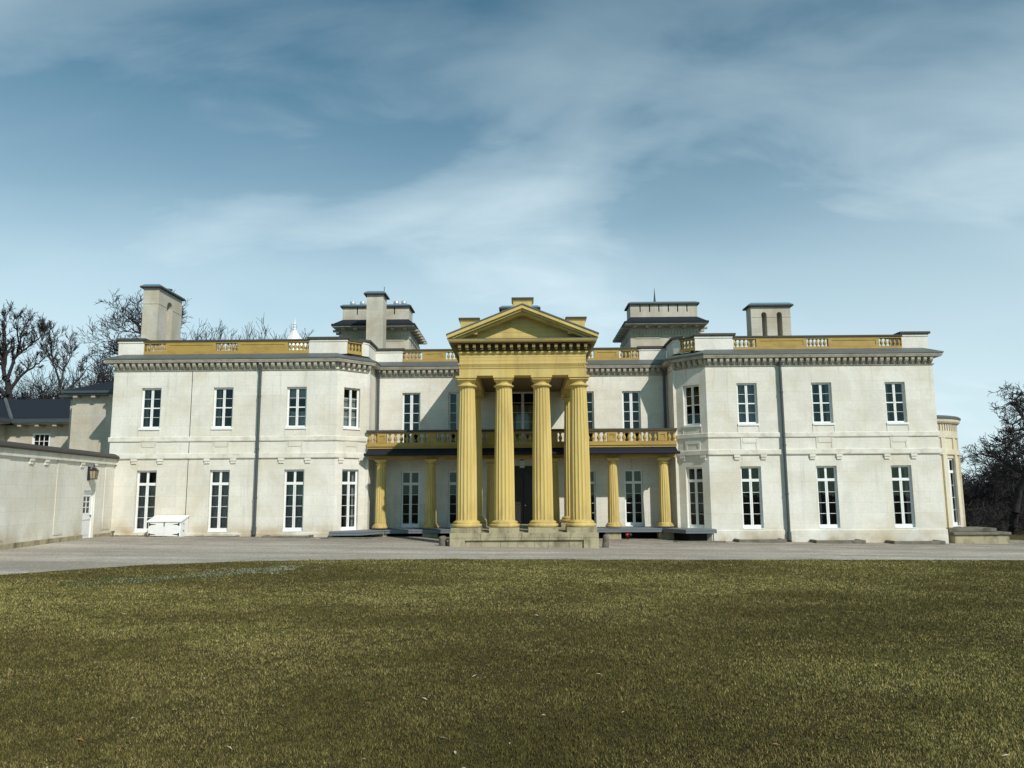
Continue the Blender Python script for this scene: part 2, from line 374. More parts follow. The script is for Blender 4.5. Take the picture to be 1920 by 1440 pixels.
def f_soil(nd, L, bs, out):
    p = pos(nd)
    n1 = noise(nd, L, p, 0.35, 5, 0.6, 0.6); n2 = noise(nd, L, p, 3.5, 6, 0.7); n3 = noise(nd, L, p, 30, 4, 0.7)
    c = mixc(nd, L, ramp(nd, L, n1, [(0.38, (0,0,0)), (0.62, (1,1,1))]), (0.075, 0.060, 0.030), (0.11, 0.10, 0.034))
    c = mixc(nd, L, ramp(nd, L, n2, [(0.42, (0,0,0)), (0.62, (0.8,)*3)]), c, (0.115, 0.098, 0.042))
    c = mixc(nd, L, ramp(nd, L, n3, [(0.35, (0.8,)*3), (0.55, (0,0,0))]), c, (0.04, 0.034, 0.018))
    L.new(c, bs.inputs['Base Color']); bs.inputs['Roughness'].default_value = 1.0; bs.inputs['Specular IOR Level'].default_value = 0.05
    bump(nd, L, bs, n3, 0.8, 0.04)
SOIL = mat('turf_soil', f_soil)
def f_blade(nd, L, bs, out):
    a = nd('ShaderNodeAttribute', attribute_name='col'); L.new(a.outputs[0], bs.inputs['Base Color'])
    bs.inputs['Roughness'].default_value = 0.8; bs.inputs['Specular IOR Level'].default_value = 0.1
BLADE = mat('grass_blade', f_blade)

# ------------------------------------------------------------------ ground
def grid_sheet(name, xs, ys, zoff, m):
    v = [(x, y, ground_z(x, y) + zoff) for y in ys for x in xs]; n = len(xs)
    f = [(j*n+i, j*n+i+1, (j+1)*n+i+1, (j+1)*n+i) for j in range(len(ys)-1) for i in range(n-1)]
    me = bpy.data.meshes.new(name); me.from_pydata(v, [], f); me.materials.append(m)
    return link(name, me)
g = grid_sheet('ground', [-600, -120, -30, 25, 120, 600], [-300, -60, 0, 60, 300, 900], 0.0, SOIL); tag(g, kind='structure')
EDGE = [(-40, -34), (-24, -26), (-15.5, -19), (-11.6, -14.9), (-9.6, -12.3), (-7.8, -11.2), (-5.7, -10.4), (-2.8, -9.75), (0, -9.5), (5.1, -9.05), (9.5, -8.5), (14, -8.1), (16.5, -7.9), (26, -7.4), (40, -7)]
def edge_y(x):
    for (x0, y0), (x1, y1) in zip(EDGE, EDGE[1:]):
        if x0 <= x <= x1: return y0 + (y1 - y0) * (x - x0) / (x1 - x0)
    return -30
def drive():
    xs = [-40 + 0.5 * i for i in range(161)]; mb = MB()
    for a, b in zip(xs, xs[1:]):
        f = lambda x, y: (x, y, ground_z(x, y) + 0.012)
        ja = 0.06 * math.sin(a * 2.3) + 0.04 * math.sin(a * 5.1); jb = 0.06 * math.sin(b * 2.3) + 0.04 * math.sin(b * 5.1)
        mb.face([f(a, edge_y(a) + ja), f(b, edge_y(b) + jb), f(b, 3.0 if abs(a) < 22 else 2.0), f(a, 3.0 if abs(a) < 22 else 2.0)])
    o = mb.build('driveway', GRAVEL); tag(o, kind='structure')
drive()

def vnoise(x, y, seed):
    rs = np.random.RandomState(seed); T = rs.rand(64, 64)
    xi = np.floor(x).astype(int); yi = np.floor(y).astype(int); fx = x - xi; fy = y - yi
    fx = fx*fx*(3-2*fx); fy = fy*fy*(3-2*fy)
    a = T[xi % 64, yi % 64]; b = T[(xi+1) % 64, yi % 64]; c = T[xi % 64, (yi+1) % 64]; d = T[(xi+1) % 64, (yi+1) % 64]
    return (a*(1-fx)+b*fx)*(1-fy) + (c*(1-fx)+d*fx)*fy
def lawn():
    n = 1800000
    d = 4.6 * (25.5 / 4.6) ** (np.random.rand(n) ** 0.92); t = (np.random.rand(n) * 2 - 1) * 1.02
    x = d * t; y = -32 + d
    ex = np.array([p[0] for p in EDGE]); ey = np.array([p[1] for p in EDGE])
    k = y < np.interp(x, ex, ey) + np.random.rand(n) * 0.10 + (vnoise(x * 2.2 + 5, y * 2.2 + 7, 21) - .4) * .45; x, y, d = x[k], y[k], d[k]; n = len(x)
    z = 0.27 - 0.0155 * x + 0.004
    big = .65 * vnoise(x * .2 + 40, y * .34 + 90, 1) + .35 * vnoise(x * .55 + 14, y * .9 + 9, 12); mid = vnoise(x * 1.1 + 7, y * 1.8 + 3, 2); fine = vnoise(x * 4.5 + 11, y * 5.5 + 5, 3); tuft = vnoise(x * 13 + 1, y * 13 + 8, 4)
    dry = np.clip(1.5 * (0.5 * big + 0.5 * mid) - 0.35 + 0.3 * (fine - .5), 0, 1)
    keep = np.random.rand(n) < 0.35 + 0.5 * fine + 0.5 * tuft
    x, y, d, z, big, mid, fine, tuft, dry = (q[keep] for q in (x, y, d, z, big, mid, fine, tuft, dry)); n = len(x)
    r = np.random.rand(n)
    straw = np.array([.31, .262, .10]); olive = np.array([.150, .130, .040]); green = np.array([.095, .115, .032]); brown = np.array([.082, .058, .032])
    c = np.where((r < dry * 0.62)[:, None], straw, np.where((r < 0.66)[:, None], olive, np.where((r < 0.74 + .12 * (big > .5))[:, None], green, brown)))
    c = c * (0.55 + 0.6 * np.random.rand(n))[:, None] * (0.58 + 1.0 * big + 0.44 * tuft)[:, None]
    # pale reseeded strip near the drive on the left
    ax, ay, bx, by = -8.9, -16.1, -5.9, -12.9
    tt = np.clip(((x-ax)*(bx-ax)+(y-ay)*(by-ay))/((bx-ax)**2+(by-ay)**2), 0, 1)
    ds = np.hypot(x-ax-tt*(bx-ax), y-ay-tt*(by-ay)) + (mid - .5) * 0.9
    wob = (vnoise(x * 2.6 + 3, y * 3.1 + 9, 8) - .5) * .7
    seed = (ds + wob < 0.34 + 0.3 * tt) & (np.random.rand(n) < 0.15 + .75 * tt)
    c[seed] = np.where((np.random.rand(seed.sum()) < .5)[:, None], np.array([.46, .43, .33]), np.array([.085, .13, .055])) * (0.6 + .5*np.random.rand(seed.sum()))[:, None]
    halo = (~seed) & (ds + wob < 0.62) & (np.random.rand(n) < .35); c[halo] = np.array([.055, .10, .04])
    h = (0.010 + 0.024 * np.random.rand(n)) * (0.32 + 0.45 * fine + 0.6 * tuft); w = (0.0013 + 0.00040 * d) * (0.7 + 0.6 * np.random.rand(n))
    a = np.random.rand(n) * 2 * np.pi; lean = 0.9 * np.random.rand(n) * h; la = np.random.rand(n) * 2 * np.pi
    V = np.zeros((n, 3, 3))
    V[:, 0] = np.stack([x - np.cos(a) * w, y - np.sin(a) * w, z], 1); V[:, 1] = np.stack([x + np.cos(a) * w, y + np.sin(a) * w, z], 1)
    V[:, 2] = np.stack([x + np.cos(la) * lean, y + np.sin(la) * lean, z + h], 1)
    me = bpy.data.meshes.new('grass'); me.vertices.add(3*n); me.vertices.foreach_set('co', V.reshape(-1))
    me.loops.add(3*n); me.loops.foreach_set('vertex_index', np.arange(3*n, dtype=np.int32))
    me.polygons.add(n); me.polygons.foreach_set('loop_start', np.arange(0, 3*n, 3, dtype=np.int32)); me.polygons.foreach_set('loop_total', np.full(n, 3, dtype=np.int32))
    me.update()
    at = me.color_attributes.new('col', 'FLOAT_COLOR', 'POINT')
    C = np.ones((n, 3, 4), dtype=np.float32); C[:, :, :3] = c[:, None, :]; at.data.foreach_set('color', C.reshape(-1))
    me.materials.append(BLADE)
    o = link('grass', me); tag(o, 'short half-dry olive and straw coloured lawn grass in front of the drive', 'grass', kind='stuff')
lawn()
def leaf_scatter(name, label, spots, mats_, size, lift=0.03):
    mb = MB()
    for x, y in spots:
        z = ground_z(x, y) + lift * (0.5 + random.random()); a = random.random() * 6.28; s = size * (0.5 + random.random()); w = s * (0.15 + 0.35 * random.random())
        u = Vector((math.cos(a), math.sin(a), random.uniform(-.3, .3))) * s; v = Vector((-math.sin(a), math.cos(a), random.uniform(-.4, .4))) * w
        p = Vector((x, y, z)); m = random.randrange(len(mats_))
        mb.face([p - u, p - v * .8 + Vector((0, 0, .006)), p + u, p + v * .8 + Vector((0, 0, .006))], m)
    o = mb.build(name, mats_, recalc=False); tag(o, label, 'leaves', kind='stuff')
LEAFA = mat('dry_leaf_pale', plain((0.55, 0.50, 0.38), 0.8, 0.2, 8)); LEAFB = mat('dry_leaf_brown', plain((0.24, 0.12, 0.05), 0.8, 0.3, 8)); LEAFC = mat('dry_leaf_rust', plain((0.30, 0.10, 0.025), 0.8, 0.3, 8))
sp_ = []
for i in range(170):
    d = 5 * (21 / 5) ** random.random(); t = random.uniform(-.72, .72); x, y = d * t, -32 + d
    if y < edge_y(x) - .2: sp_.append((x, y))
leaf_scatter('fallen_leaves', 'pale dry leaves and twigs scattered over the lawn', sp_, [LEAFA, LEAFB, LEAFB], 0.026)
leaf_scatter('fallen_leaves', 'rust coloured leaves drifted against the foot of the white storage box', [(random.gauss(-14.75, .28), -0.82 - abs(random.gauss(0, .09))) for _ in range(160)] + [(random.uniform(-17, -13), -0.25 - abs(random.gauss(0, .3))) for _ in range(60)], [LEAFC, LEAFB], 0.05)

# ------------------------------------------------------------------ the mansion
MAN = thing('mansion', 'long cream two-storey mansion with yellow columned portico and balustraded roof', 'mansion')
XW, XB, XR = 17.25, 7.752, 6.62          # wing end, bay front corner, bay return
WINX = (9.451, 12.561, 15.619); WW = 0.421
ZL0, ZL1, ZU0, ZU1 = 0.625, 3.181, 4.898, 6.653
SU0, SU1, SL0, SL1 = 4.375, 4.575, 3.656, 3.875
ZT = 7.75
OFFP = 0.07                               # portico axis

def sgn_pts(s, pts):                      # mirror a right-hand plan path
    return pts if s > 0 else [(-x, y) for x, y in reversed(pts)]

# ---- windows
WIN_IN = 0.06
frame_cache = {}
def frame_mesh(kind, w, h):
    key = (kind, round(w, 3), round(h, 3))
    if key in frame_cache: return frame_cache[key]
    mb = MB(); pn = MB(); a = w / 2
    def bar(x0, x1, z0, z1, y0=0.06, y1=0.12): mb.box(x0, y0, z0, x1, y1, z1)
    if kind == 'french':
        st = 0.072; tb0, tb1 = h - 0.625, h - 0.515; bot = 0.17
        bar(-a, -a + st, 0, h); bar(a - st, a, 0, h); bar(-a + st, a - st, h - 0.075, h); bar(-a + st, a - st, 0, bot, 0.055)
        bar(-a + st, a - st, tb0, tb1, 0.05); bar(-0.045, 0.045, tb1, h - 0.075)
        bar(-0.056, -0.006, bot, tb0, 0.058); bar(0.006, 0.056, bot, tb0, 0.058); bar(-0.006, 0.006, bot, tb0, 0.085, 0.118)
        for q in range(1, 4):
            z = bot + (tb0 - bot) * q / 4
            bar(-a + st, -0.056, z - .008, z + .009, 0.075, 0.115); bar(0.056, a - st, z - .008, z + .009, 0.075, 0.115)
        mb.box(-a + .002, -0.075, 0.002, a - .002, 0.05, 0.035)
    elif kind == 'sash':
        st = 0.075
        bar(-a, -a + st, 0.06, h); bar(a - st, a, 0.06, h); bar(-a + st, a - st, h - 0.07, h); bar(-a + st, a - st, 0.06, 0.12)
        bar(-0.05, -0.005, .12, h - .07, 0.058); bar(0.005, 0.05, .12, h - .07, 0.058); bar(-0.005, 0.005, .12, h - .07, 0.085, 0.118)
        for q, t in ((0.25, .007), (0.5, .024), (0.75, .007)):
            z = .12 + (h - .19) * q
            bar(-a + st, -0.05, z - t, z + t, 0.072, 0.115); bar(0.05, a - st, z - t, z + t, 0.072, 0.115)
        mb.box(-a - 0.03, -0.105, -0.035, a + 0.03, -0.061, 0.05); mb.box(-a + .002, -0.0605, 0.002, a - .002, 0.12, 0.05)
    else:                                 # tall window opening on the balcony
        st = 0.075
        bar(-a, -a + st, 0, h); bar(a - st, a, 0, h); bar(-a + st, a - st, h - 0.06, h); bar(-a + st, a - st, 0, .25)
        bar(-0.062, -0.005, .25, h - .06, 0.058); bar(0.005, 0.062, .25, h - .06, 0.058); bar(-0.005, 0.005, .25, h - .06, 0.085, 0.118)
        for q in (1, 2, 3, 4):
            z = h - .06 - q * 0.43
            bar(-a + st, -0.062, z - .010, z + .010, 0.075, 0.115); bar(0.062, a - st, z - .010, z + .010, 0.075, 0.115)
    pn.face([(-a + .03, 0.095, 0.05), (a - .03, 0.095, 0.05), (a - .03, 0.095, h - .03), (-a + .03, 0.095, h - .03)])
    frame_cache[key] = (mb.mesh('window', WHITE), pn.mesh('pane', GLASS, recalc=False)); return frame_cache[key]
def curtain_mesh(w, h, style):
    mb = MB(); a = w / 2 - .04
    def sheet(x0, x1, z0, z1, y=0.24, amp=0.018, f=46):
        n = max(2, int((x1 - x0) / 0.022))
        for i in range(n):
            xa, xb = x0 + (x1 - x0) * i / n, x0 + (x1 - x0) * (i + 1) / n
            mb.face([(xa, y + amp * math.sin(xa * f), z0), (xb, y + amp * math.sin(xb * f), z0), (xb, y + amp * math.sin(xb * f), z1), (xa, y + amp * math.sin(xa * f), z1)])
    if style == 'full': sheet(-a, a, 0.03, h * .985)
    elif style == 'low': sheet(-a, a, 0.03, h * .78)
    elif style == 'sides': sheet(-a, -a + .16, 0.03, h * .98); sheet(a - .12, a, 0.03, h * .98); sheet(-a, a, h * .95, h * .985)
    elif style == 'blind': sheet(-a, a, h * .72, h * .98, amp=0.0); sheet(-a, a, 0.03, h * .42); sheet(-a, -a + .05, h * .4, h * .74)
    elif style == 'left': sheet(-a, -a + .2, 0.03, h * .98)
    return mb.mesh('curtain', BLIND if style == 'blind' else CURT, recalc=False)
def window(kind, x, y, z, w, h, rz=0, curtain=None):
    fm, pm = frame_mesh(kind, w, h)
    o = link('window', fm, MAN, (x - WIN_IN * math.sin(rz), y + WIN_IN * math.cos(rz), z), rz); link('pane', pm, o)
    if curtain: link('curtain', curtain_mesh(w, h, curtain), o)
    return o

LC = {(-1,0):'blind',(-1,1):'left',(-1,2):'sides',(1,0):'full',(1,1):'sides',(1,2):'left'}
LCL = {(-1,0):'low',(-1,1):'full',(-1,2):'low',(1,0):None,(1,1):'left',(1,2):'sides'}
FU = math.hypot(XB - 6.70, 1.05)
for s in (-1, 1):
    # front wall of the wing
    mb = MB(); p0, p1 = ((-XW, 0), (-XB, 0)) if s < 0 else ((XB, 0), (XW, 0))
    op = []
    for i, wx in enumerate(WINX):
        u = s * wx - p0[0]
        op += [(u - WW, u + WW, ZL0, ZL1), (u - WW, u + WW, ZU0, ZU1)]
    mb.wall(p0, p1, -0.3, ZT, op)
    # end wall and back
    e0, e1 = ((-XW, 14), (-XW, 0)) if s < 0 else ((XW, 0), (XW, 14))
    if s < 0: mb.wall(e0, e1, -0.3, ZT, [])
    else: mb.wall(e0, e1, -0.3, ZT, [])
    b0, b1 = ((XW, 14), (0, 14)) if s > 0 else ((0, 14), (-XW, 14))
    mb.wall(b0, b1, -0.3, ZT, [])
    W = mb.build('wing_wall', [STUCCO, DARK], MAN, recalc=False)
    # canted bay: window face, narrow strip, return
    mb = MB()
    A, B, Cc, D = (XB, 0), (6.70, 1.05), (6.58, 1.05), (6.58, 2.4)
    ww = 0.40; uc = FU * 0.50
    opn = [(uc - ww, uc + ww, ZL0, ZL1), (uc - ww, uc + ww, ZU0, ZU1)]
    if s > 0:
        mb.wall(B, A, -0.3, ZT, opn); mb.wall(Cc, B, -0.3, ZT, []); mb.wall(D, Cc, -0.3, ZT, [])
    else:
        mx = lambda p: (-p[0], p[1])
        mb.wall(mx(A), mx(B), -0.3, ZT, opn); mb.wall(mx(B), mx(Cc), -0.3, ZT, []); mb.wall(mx(Cc), mx(D), -0.3, ZT, [])
    mb.build('bay_wall', [STUCCO, DARK], MAN, recalc=False)
    bx, by = s * (XB + 6.70) / 2, 1.05 / 2; rz = -s * R(44.94)
    window('french', bx, by, ZL0, 0.80, ZL1 - ZL0, rz, 'sides' if s < 0 else None)
    window('sash', bx, by, ZU0, 0.80, ZU1 - ZU0, rz, 'low' if s < 0 else None)
    for i, wx in enumerate(WINX):
        window('french', s * wx, 0, ZL0, 0.842, ZL1 - ZL0, 0, LCL[(s, i)])
        window('sash', s * wx, 0, ZU0, 0.842, ZU1 - ZU0, 0, LC[(s, i)])
    # string courses, plinth course
    path = sgn_pts(s, [(6.58, 1.06), (6.70, 1.05), (XB, 0), (XW, 0), (XW, 13.9)])
    path2 = sgn_pts(s, [(6.70, 1.05), (XB, 0), (XW, 0), (XW, 13.9)])
    for z0, z1, o in ((SU0, SU1, .055), (SL0, SL1, .075)):
        mb = MB(); mb.sweep(path2, [(0.002, z0), (o * .8, z0), (o, z0 + .03), (o, z1 - .02), (o * .6, z1), (0.002, z1)])
        sc_ = mb.build('string_course', TRIM, W)
        if z0 == SL0: low_course = sc_
    mb = MB(); mb.sweep(sgn_pts(s, [(XB + .06, 0), (XW, 0), (XW, 13.9)]), [(0.002, -0.3), (.045, -0.3), (.045, .57), (.02, .60), (0.002, .60)])
    mb.build('plinth_course', STUCCO, W)
    # corbels, aprons and recessed panels
    cm = MB(); cm.box(-.125, -.075, .10, .125, -.002, .20); cm.box(-.105, -.05, 0.0, .105, -.002, .098)
    cmesh = cm.mesh('corbel', TRIM)
    pm = MB()                              # apron slabs: a frame of stone round a sunk panel
    pm.box(-.30, -.022, .27, .30, -.002, SU0 - SL1 - .002); pm.box(-.30, -.022, 0.002, .30, -.002, .05)
    pm.box(-.36, -.022, 0.002, -.27, -.0025, SU0 - SL1 - .002); pm.box(.27, -.022, 0.002, .36, -.0025, SU0 - SL1 - .002)
    pmesh = pm.mesh('panel', STUCCO)
    am = MB(); am.box(-.46, -.018, SU1 + .002, -.425, -.002, ZU0 - .045); am.box(.425, -.018, SU1 + .002, .46, -.002, ZU0 - .045); am.box(-.424, -.008, SU1 + .002, .424, -.002, SU1 + .05)
    amesh = am.mesh('apron', STUCCO)
    spots = [(s * wx, 0, 0) for wx in WINX] + [(bx, by, rz)]
    for x, y, a in spots:
        for q in (-1, 1):
            dx = q * (0.55 if a == 0 else 0.50)
            link('corbel', cmesh, W, (x + dx * math.cos(a), y + dx * math.sin(a), SL0 - .202), a)
        link('panel', pmesh, W, (x, y, SL1), a); link('apron', amesh, W, (x, y, 0), a)

# central wall
mb = MB(); cop = []
for x in (-4.96, -2.87, 2.87, 4.96):
    u = x + 6.58; cop += [(u - .41, u + .41, .66, 3.15), (u - .41, u + .41, 4.05, 6.67)]
cop += [(6.58 + OFFP - .72, 6.58 + OFFP + .72, .66, 3.35), (6.58 + OFFP - .62, 6.58 + OFFP + .62, 4.05, 6.67)]
mb.wall((-6.58, 2.4), (6.58, 2.4), -0.3, ZT, cop)
CW = mb.build('central_wall', [STUCCO, DARK], MAN, recalc=False)
for x in (-4.96, -2.87, 2.87, 4.96):
    window('french', x, 2.4, .66, .82, 2.49); window('tall', x, 2.4, 4.05, .82, 2.62)
window('tall', OFFP, 2.4, 4.05, 1.24, 2.62, 0, 'low')
mb = MB(); mb.box(OFFP - .72, 2.62, .66, OFFP - .012, 2.68, 3.0); mb.box(OFFP + .012, 2.62, .66, OFFP + .72, 2.68, 3.0); mb.box(OFFP - .72, 2.60, 3.0, OFFP + .72, 2.69, 3.35)
for q in (-1, 1):
    for z in (.85, 1.65): mb.box(OFFP + q*.36 - .22, 2.60, z, OFFP + q*.36 + .22, 2.6195, z + .62)
DOORM = mat('dark_door', plain((0.028, 0.024, 0.022), 0.45, 0.1, 3.0, 0.4))
dr = mb.build('front_door', DOORM, MAN)
mb = MB(); mb.lathe([(.0, 0), (.03, .01), (.035, .03), (.0, .05)], 0, 0, 10); k = mb.build('handle', METAL, dr, loc=(OFFP + .08, 2.62, 1.6)); k.rotation_euler = (R(90), 0, 0)

# ---- cornice
full = [(-XW, 13.9), (-XW, 0), (-XB, 0), (-XR, 1.13), (-XR, 2.4), (XR, 2.4), (XR, 1.13), (XB, 0), (XW, 0), (XW, 13.9)]
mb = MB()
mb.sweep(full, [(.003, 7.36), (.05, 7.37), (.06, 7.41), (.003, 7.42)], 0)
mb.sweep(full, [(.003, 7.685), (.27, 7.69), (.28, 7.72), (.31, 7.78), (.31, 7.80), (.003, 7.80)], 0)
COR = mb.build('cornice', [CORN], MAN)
mb = MB(); mb.sweep(full, [(.0, 7.803), (.30, 7.803), (.335, 7.825), (.335, 7.885), (.30, 7.89), (-.22, 8.13), (-.30, 8.13)])
mb.build('gutter_flashing', LEAD, MAN)
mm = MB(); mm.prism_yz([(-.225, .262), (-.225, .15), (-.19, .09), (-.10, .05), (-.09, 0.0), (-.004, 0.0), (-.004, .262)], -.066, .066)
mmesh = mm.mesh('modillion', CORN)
def modrow(p0, p1, n, parent):
    p0 = Vector(p0); p1 = Vector(p1); d = p1 - p0; a = math.atan2(d.y, d.x)
    for i in range(n):
        q = p0 + d * ((i + .5) / n); link('modillion', mmesh, parent, (q.x, q.y, 7.422), a)
modrow((-XW, 0), (-XB, 0), 37, COR); modrow((XB, 0), (XW, 0), 37, COR)
modrow((-XB, 0), (-XR, 1.13), 6, COR); modrow((XR, 1.13), (XB, 0), 6, COR)
ms = MB()                                  # the smaller looking ones on the middle range
for x0, x1, n in ((-6.55, -2.45, 16), (2.55, 6.55, 16)):
    for i in range(n):
        x = x0 + (x1 - x0) * (i + .5) / n
        ms.prism_yz([(2.4-.225, 7.683), (2.4-.225, 7.572), (2.21, 7.512), (2.30, 7.472), (2.31, 7.422), (2.396, 7.422), (2.396, 7.683)], x - .066, x + .066)
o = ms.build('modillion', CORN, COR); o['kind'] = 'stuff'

# ---- roof parapet: piers, balustrades
bal = MB(); bal.lathe([(.045, 0), (.045, .03), (.025, .04), (.062, .10), (.07, .15), (.055, .21), (.028, .27), (.026, .29), (.04, .30), (.04, .31), (.05, .32), (.05, .35)], 0, 0, 10)
balmesh = bal.mesh('baluster', OCH, True)
def roof_balustrade(p0, p1, pattern, zb=8.12):
    """pattern: list of ('b', u0, u1, n) balusters or ('p', u0, u1) panels, measured along p0->p1"""
    p0 = Vector(p0); p1 = Vector(p1); d = (p1 - p0); Ln = d.length; a = math.atan2(d.y, d.x)
    mb = MB(); mb.box(0, -.05, 0, Ln, .12, .14); mb.box(0, -.055, .48, Ln, .125, .535); mb.box(0, -.03, .141, .018, .10, .479); mb.box(Ln - .018, -.03, .141, Ln, .10, .479)
    for it in pattern:
        if it[0] == 'p':
            u0, u1 = it[1], it[2]; mb.box(u0, -.03, .141, u1, .10, .479)
            mb.box(u0 + .01, -.05, .142, u0 + .15, -.0305, .478); mb.box(u1 - .15, -.05, .142, u1 - .01, -.0305, .478)
            mb.box(u0 + .151, -.05, .40, u1 - .151, -.0305, .478); mb.box(u0 + .151, -.05, .142, u1 - .151, -.0305, .20)
    o = mb.build('roof_balustrade', OCH, MAN, loc=(p0.x, p0.y, zb), rz=a)
    cp_ = MB(); cp_.box(-.02, -.09, .537, Ln + .02, .16, .615); cp_.build('coping', COPE, o)
    for it in pattern:
        if it[0] == 'b':
            for i in range(it[3]): link('baluster', balmesh, o, (it[1] + (it[2] - it[1]) * (i + .5) / it[3], .035, .135))
    return o
def pier(poly, z0=8.10, z1=8.735, cap=.095):
    mb = MB(); mb.prism_xy(poly, z0, z1)
    o = mb.build('parapet_pier', PIER, MAN)
    cx = sum(p[0] for p in poly) / len(poly); cy = sum(p[1] for p in poly) / len(poly)
    def ex(p, e):
        v = Vector((p[0] - cx, p[1] - cy)); return (p[0] + math.copysign(e, v.x), p[1] + math.copysign(e, v.y))
    mb = MB(); mb.prism_xy([ex(p, .09) for p in poly], z1 + .002, z1 + cap); mb.build('coping', COPE, o)
    mb = MB(); mb.prism_xy([ex(p, .03) for p in poly], z1 - .10, z1 - .035); mb.build('moulding', PIER, o)
for s in (-1, 1):
    X = lambda a: s * a
    # end pier (leaves a notch toward the balustrade)
    pier([(X(16.18), .25), (X(17.28), .25), (X(17.28), 1.3), (X(16.18), 1.3)] if s > 0 else [(-17.28, .25), (-16.18, .25), (-16.18, 1.3), (-17.28, 1.3)])
    # balustrade between the piers
    L0, L1 = 9.06, 16.17
    if s > 0: roof_balustrade((L0, .28), (L1, .28), [('b', .02, .92, 5), ('p', .95, 3.10), ('b', 3.14, 3.96, 5), ('p', 4.0, 6.16), ('b', 6.2, 7.1, 5)], 8.09)
    else: roof_balustrade((-L1, .28), (-L0, .28), [('b', .02, .92, 5), ('p', .95, 3.10), ('b', 3.14, 3.98, 5), ('p', 4.02, 6.2), ('b', 6.24, 7.1, 5)], 8.13)
    # bay pier, balustrade on the cant, pier on the return and beside the middle
    P1 = [(X(9.06), .25), (X(7.42), .25), (X(7.52), .62), (X(9.06), .62)]
    pier(P1 if s < 0 else list(reversed(P1)))
    b0, b1 = (X(7.44), .30), (X(6.93), .83)
    if s < 0: roof_balustrade(b0, b1, [('b', .02, .70, 4)], 8.12)
    else: roof_balustrade(b1, b0, [('b', .02, .70, 4)], 8.12)
    P2 = [(X(6.93), .80), (X(6.66), 1.08), (X(6.66), 2.62), (X(6.98), 2.62), (X(6.98), 1.05)]
    pier(P2)
    P3 = [(X(6.655), 2.65), (X(5.42), 2.65), (X(5.42), 3.0), (X(6.655), 3.0)]
    pier(P3 if s < 0 else list(reversed(P3)), 8.10, 8.66)
    if s < 0: roof_balustrade((-5.42, 2.68), (-2.3, 2.68), [('b', .02, .86, 5), ('p', .9, 1.98), ('b', 2.02, 2.9, 5)], 8.09)
    else: roof_balustrade((2.4, 2.68), (5.42, 2.68), [('b', .04, .90, 5), ('p', .94, 2.1), ('b', 2.14, 3.0, 5)], 8.09)
mb = MB(); mb.face([(-17.1, .35, 8.09), (-7.3, .35, 8.09), (-6.8, 2.9, 8.09), (6.8, 2.9, 8.09), (7.3, .35, 8.09), (17.1, .35, 8.09), (17.1, 13.9, 8.09), (-17.1, 13.9, 8.09)])
mb.box(-16, 4, 8.05, 16, 13, 8.35)
mb.build('roof', LEAD, MAN)

# ---- downpipes
for x, y in ((-10.98, -.10), (10.84, -.10), (-6.44, 2.28), (6.44, 2.28)):
    mb = MB()
    if y < 0:
        zb = ground_z(x, 0) - .02
        mb.tube([(x, -.20, 7.60), (x, -.12, 7.30), (x, -.135, 7.1), (x, -.135, zb + .42)], .062, 10)
        mb.tube([(x, -.135, zb + .43), (x, -.135, zb + .36), (x, -.15, zb + .10), (x, -.20, zb)], [.085, .085, .085, .12], 10)
        for z in (2.0, 4.0, 6.2): mb.tube([(x, -.135, z), (x, -.135, z + .07)], .078, 10)
    else:
        mb.tube([(x * .99, 2.15, 7.60), (x, 2.28, 7.3), (x, 2.28, 4.05)], .06, 10)
    mb.build('downpipe', IRON, MAN, smooth=False)
# joint in the left wing wall
mb = MB()
for a, b in ((.62, SL0 - .002), (SL1 + .002, SU0 - .002), (SU1 + .002, 7.35)): mb.box(-13.92, -.006, a, -13.895, .0, b)
mb.build('wall_joint', COPE, MAN)

# ---- chimneys
def cap_slab(o, x0, y0, x1, y1, z, e=.13, m=TEAL):
    mb = MB(); mb.box(x0 - e, y0 - e, z + .002, x1 + e, y1 + e, z + .07, 0); mb.frustum((x0 - e, y0 - e, x1 + e, y1 + e), (x0 + .02, y0 + .02, x1 - .02, y1 - .02), z + .071, z + .19, 1)
    mb.build('cap', [COPE, m], o)
def arch_poly(c, hw, z0, zs):             # slot with a round head, in (u,z)
    return [(c - hw, z0)] + [(c - hw * math.cos(math.pi * i / 10), zs + hw * math.sin(math.pi * i / 10)) for i in range(11)] + [(c + hw, z0)]
def arched_block(u0, u1, slots, z0, z1, hw, zs, z_slot0):
    """front outline pieces (u,z polygons) of a block with through arched slots"""
    polys = []; edges = [u0] + sum([[c - hw, c + hw] for c in slots], []) + [u1]
    for i in range(0, len(edges), 2): polys.append([(edges[i], z0), (edges[i+1], z0), (edges[i+1], zs), (edges[i], zs)])
    for c in slots:
        polys.append([(c - hw, z0), (c + hw, z0), (c + hw, z_slot0), (c - hw, z_slot0)])
    top = [(u0, z1), (u0, zs)]
    for c in slots: top += [(c - hw * math.cos(math.pi * i / 10), zs + hw * math.sin(math.pi * i / 10)) for i in range(11)]
    top += [(u1, zs), (u1, z1)]
    polys.append(top); return polys
mb = MB()
for p in arched_block(11.0, 12.88, [11.62, 12.35], 8.0, 10.9, .125, 10.50, 9.0): mb.prism_xz(p, 4.0, 4.75)
mb.box(10.985, 3.985, 10.37, 11.49, 4.0, 10.40); mb.box(11.75, 3.985, 10.37, 12.22, 4.0, 10.40); mb.box(12.48, 3.985, 10.37, 12.895, 4.0, 10.40)
ch = mb.build('chimney', STUCCO2, MAN); cap_slab(ch, 11.0, 4.0, 12.88, 4.75, 10.9)
mb = MB()
for p in arched_block(3.0, 5.45, [4.15], 8.0, 11.83, .29, 11.12, 9.5): mb.prism_yz(p, -17.74, -17.0)
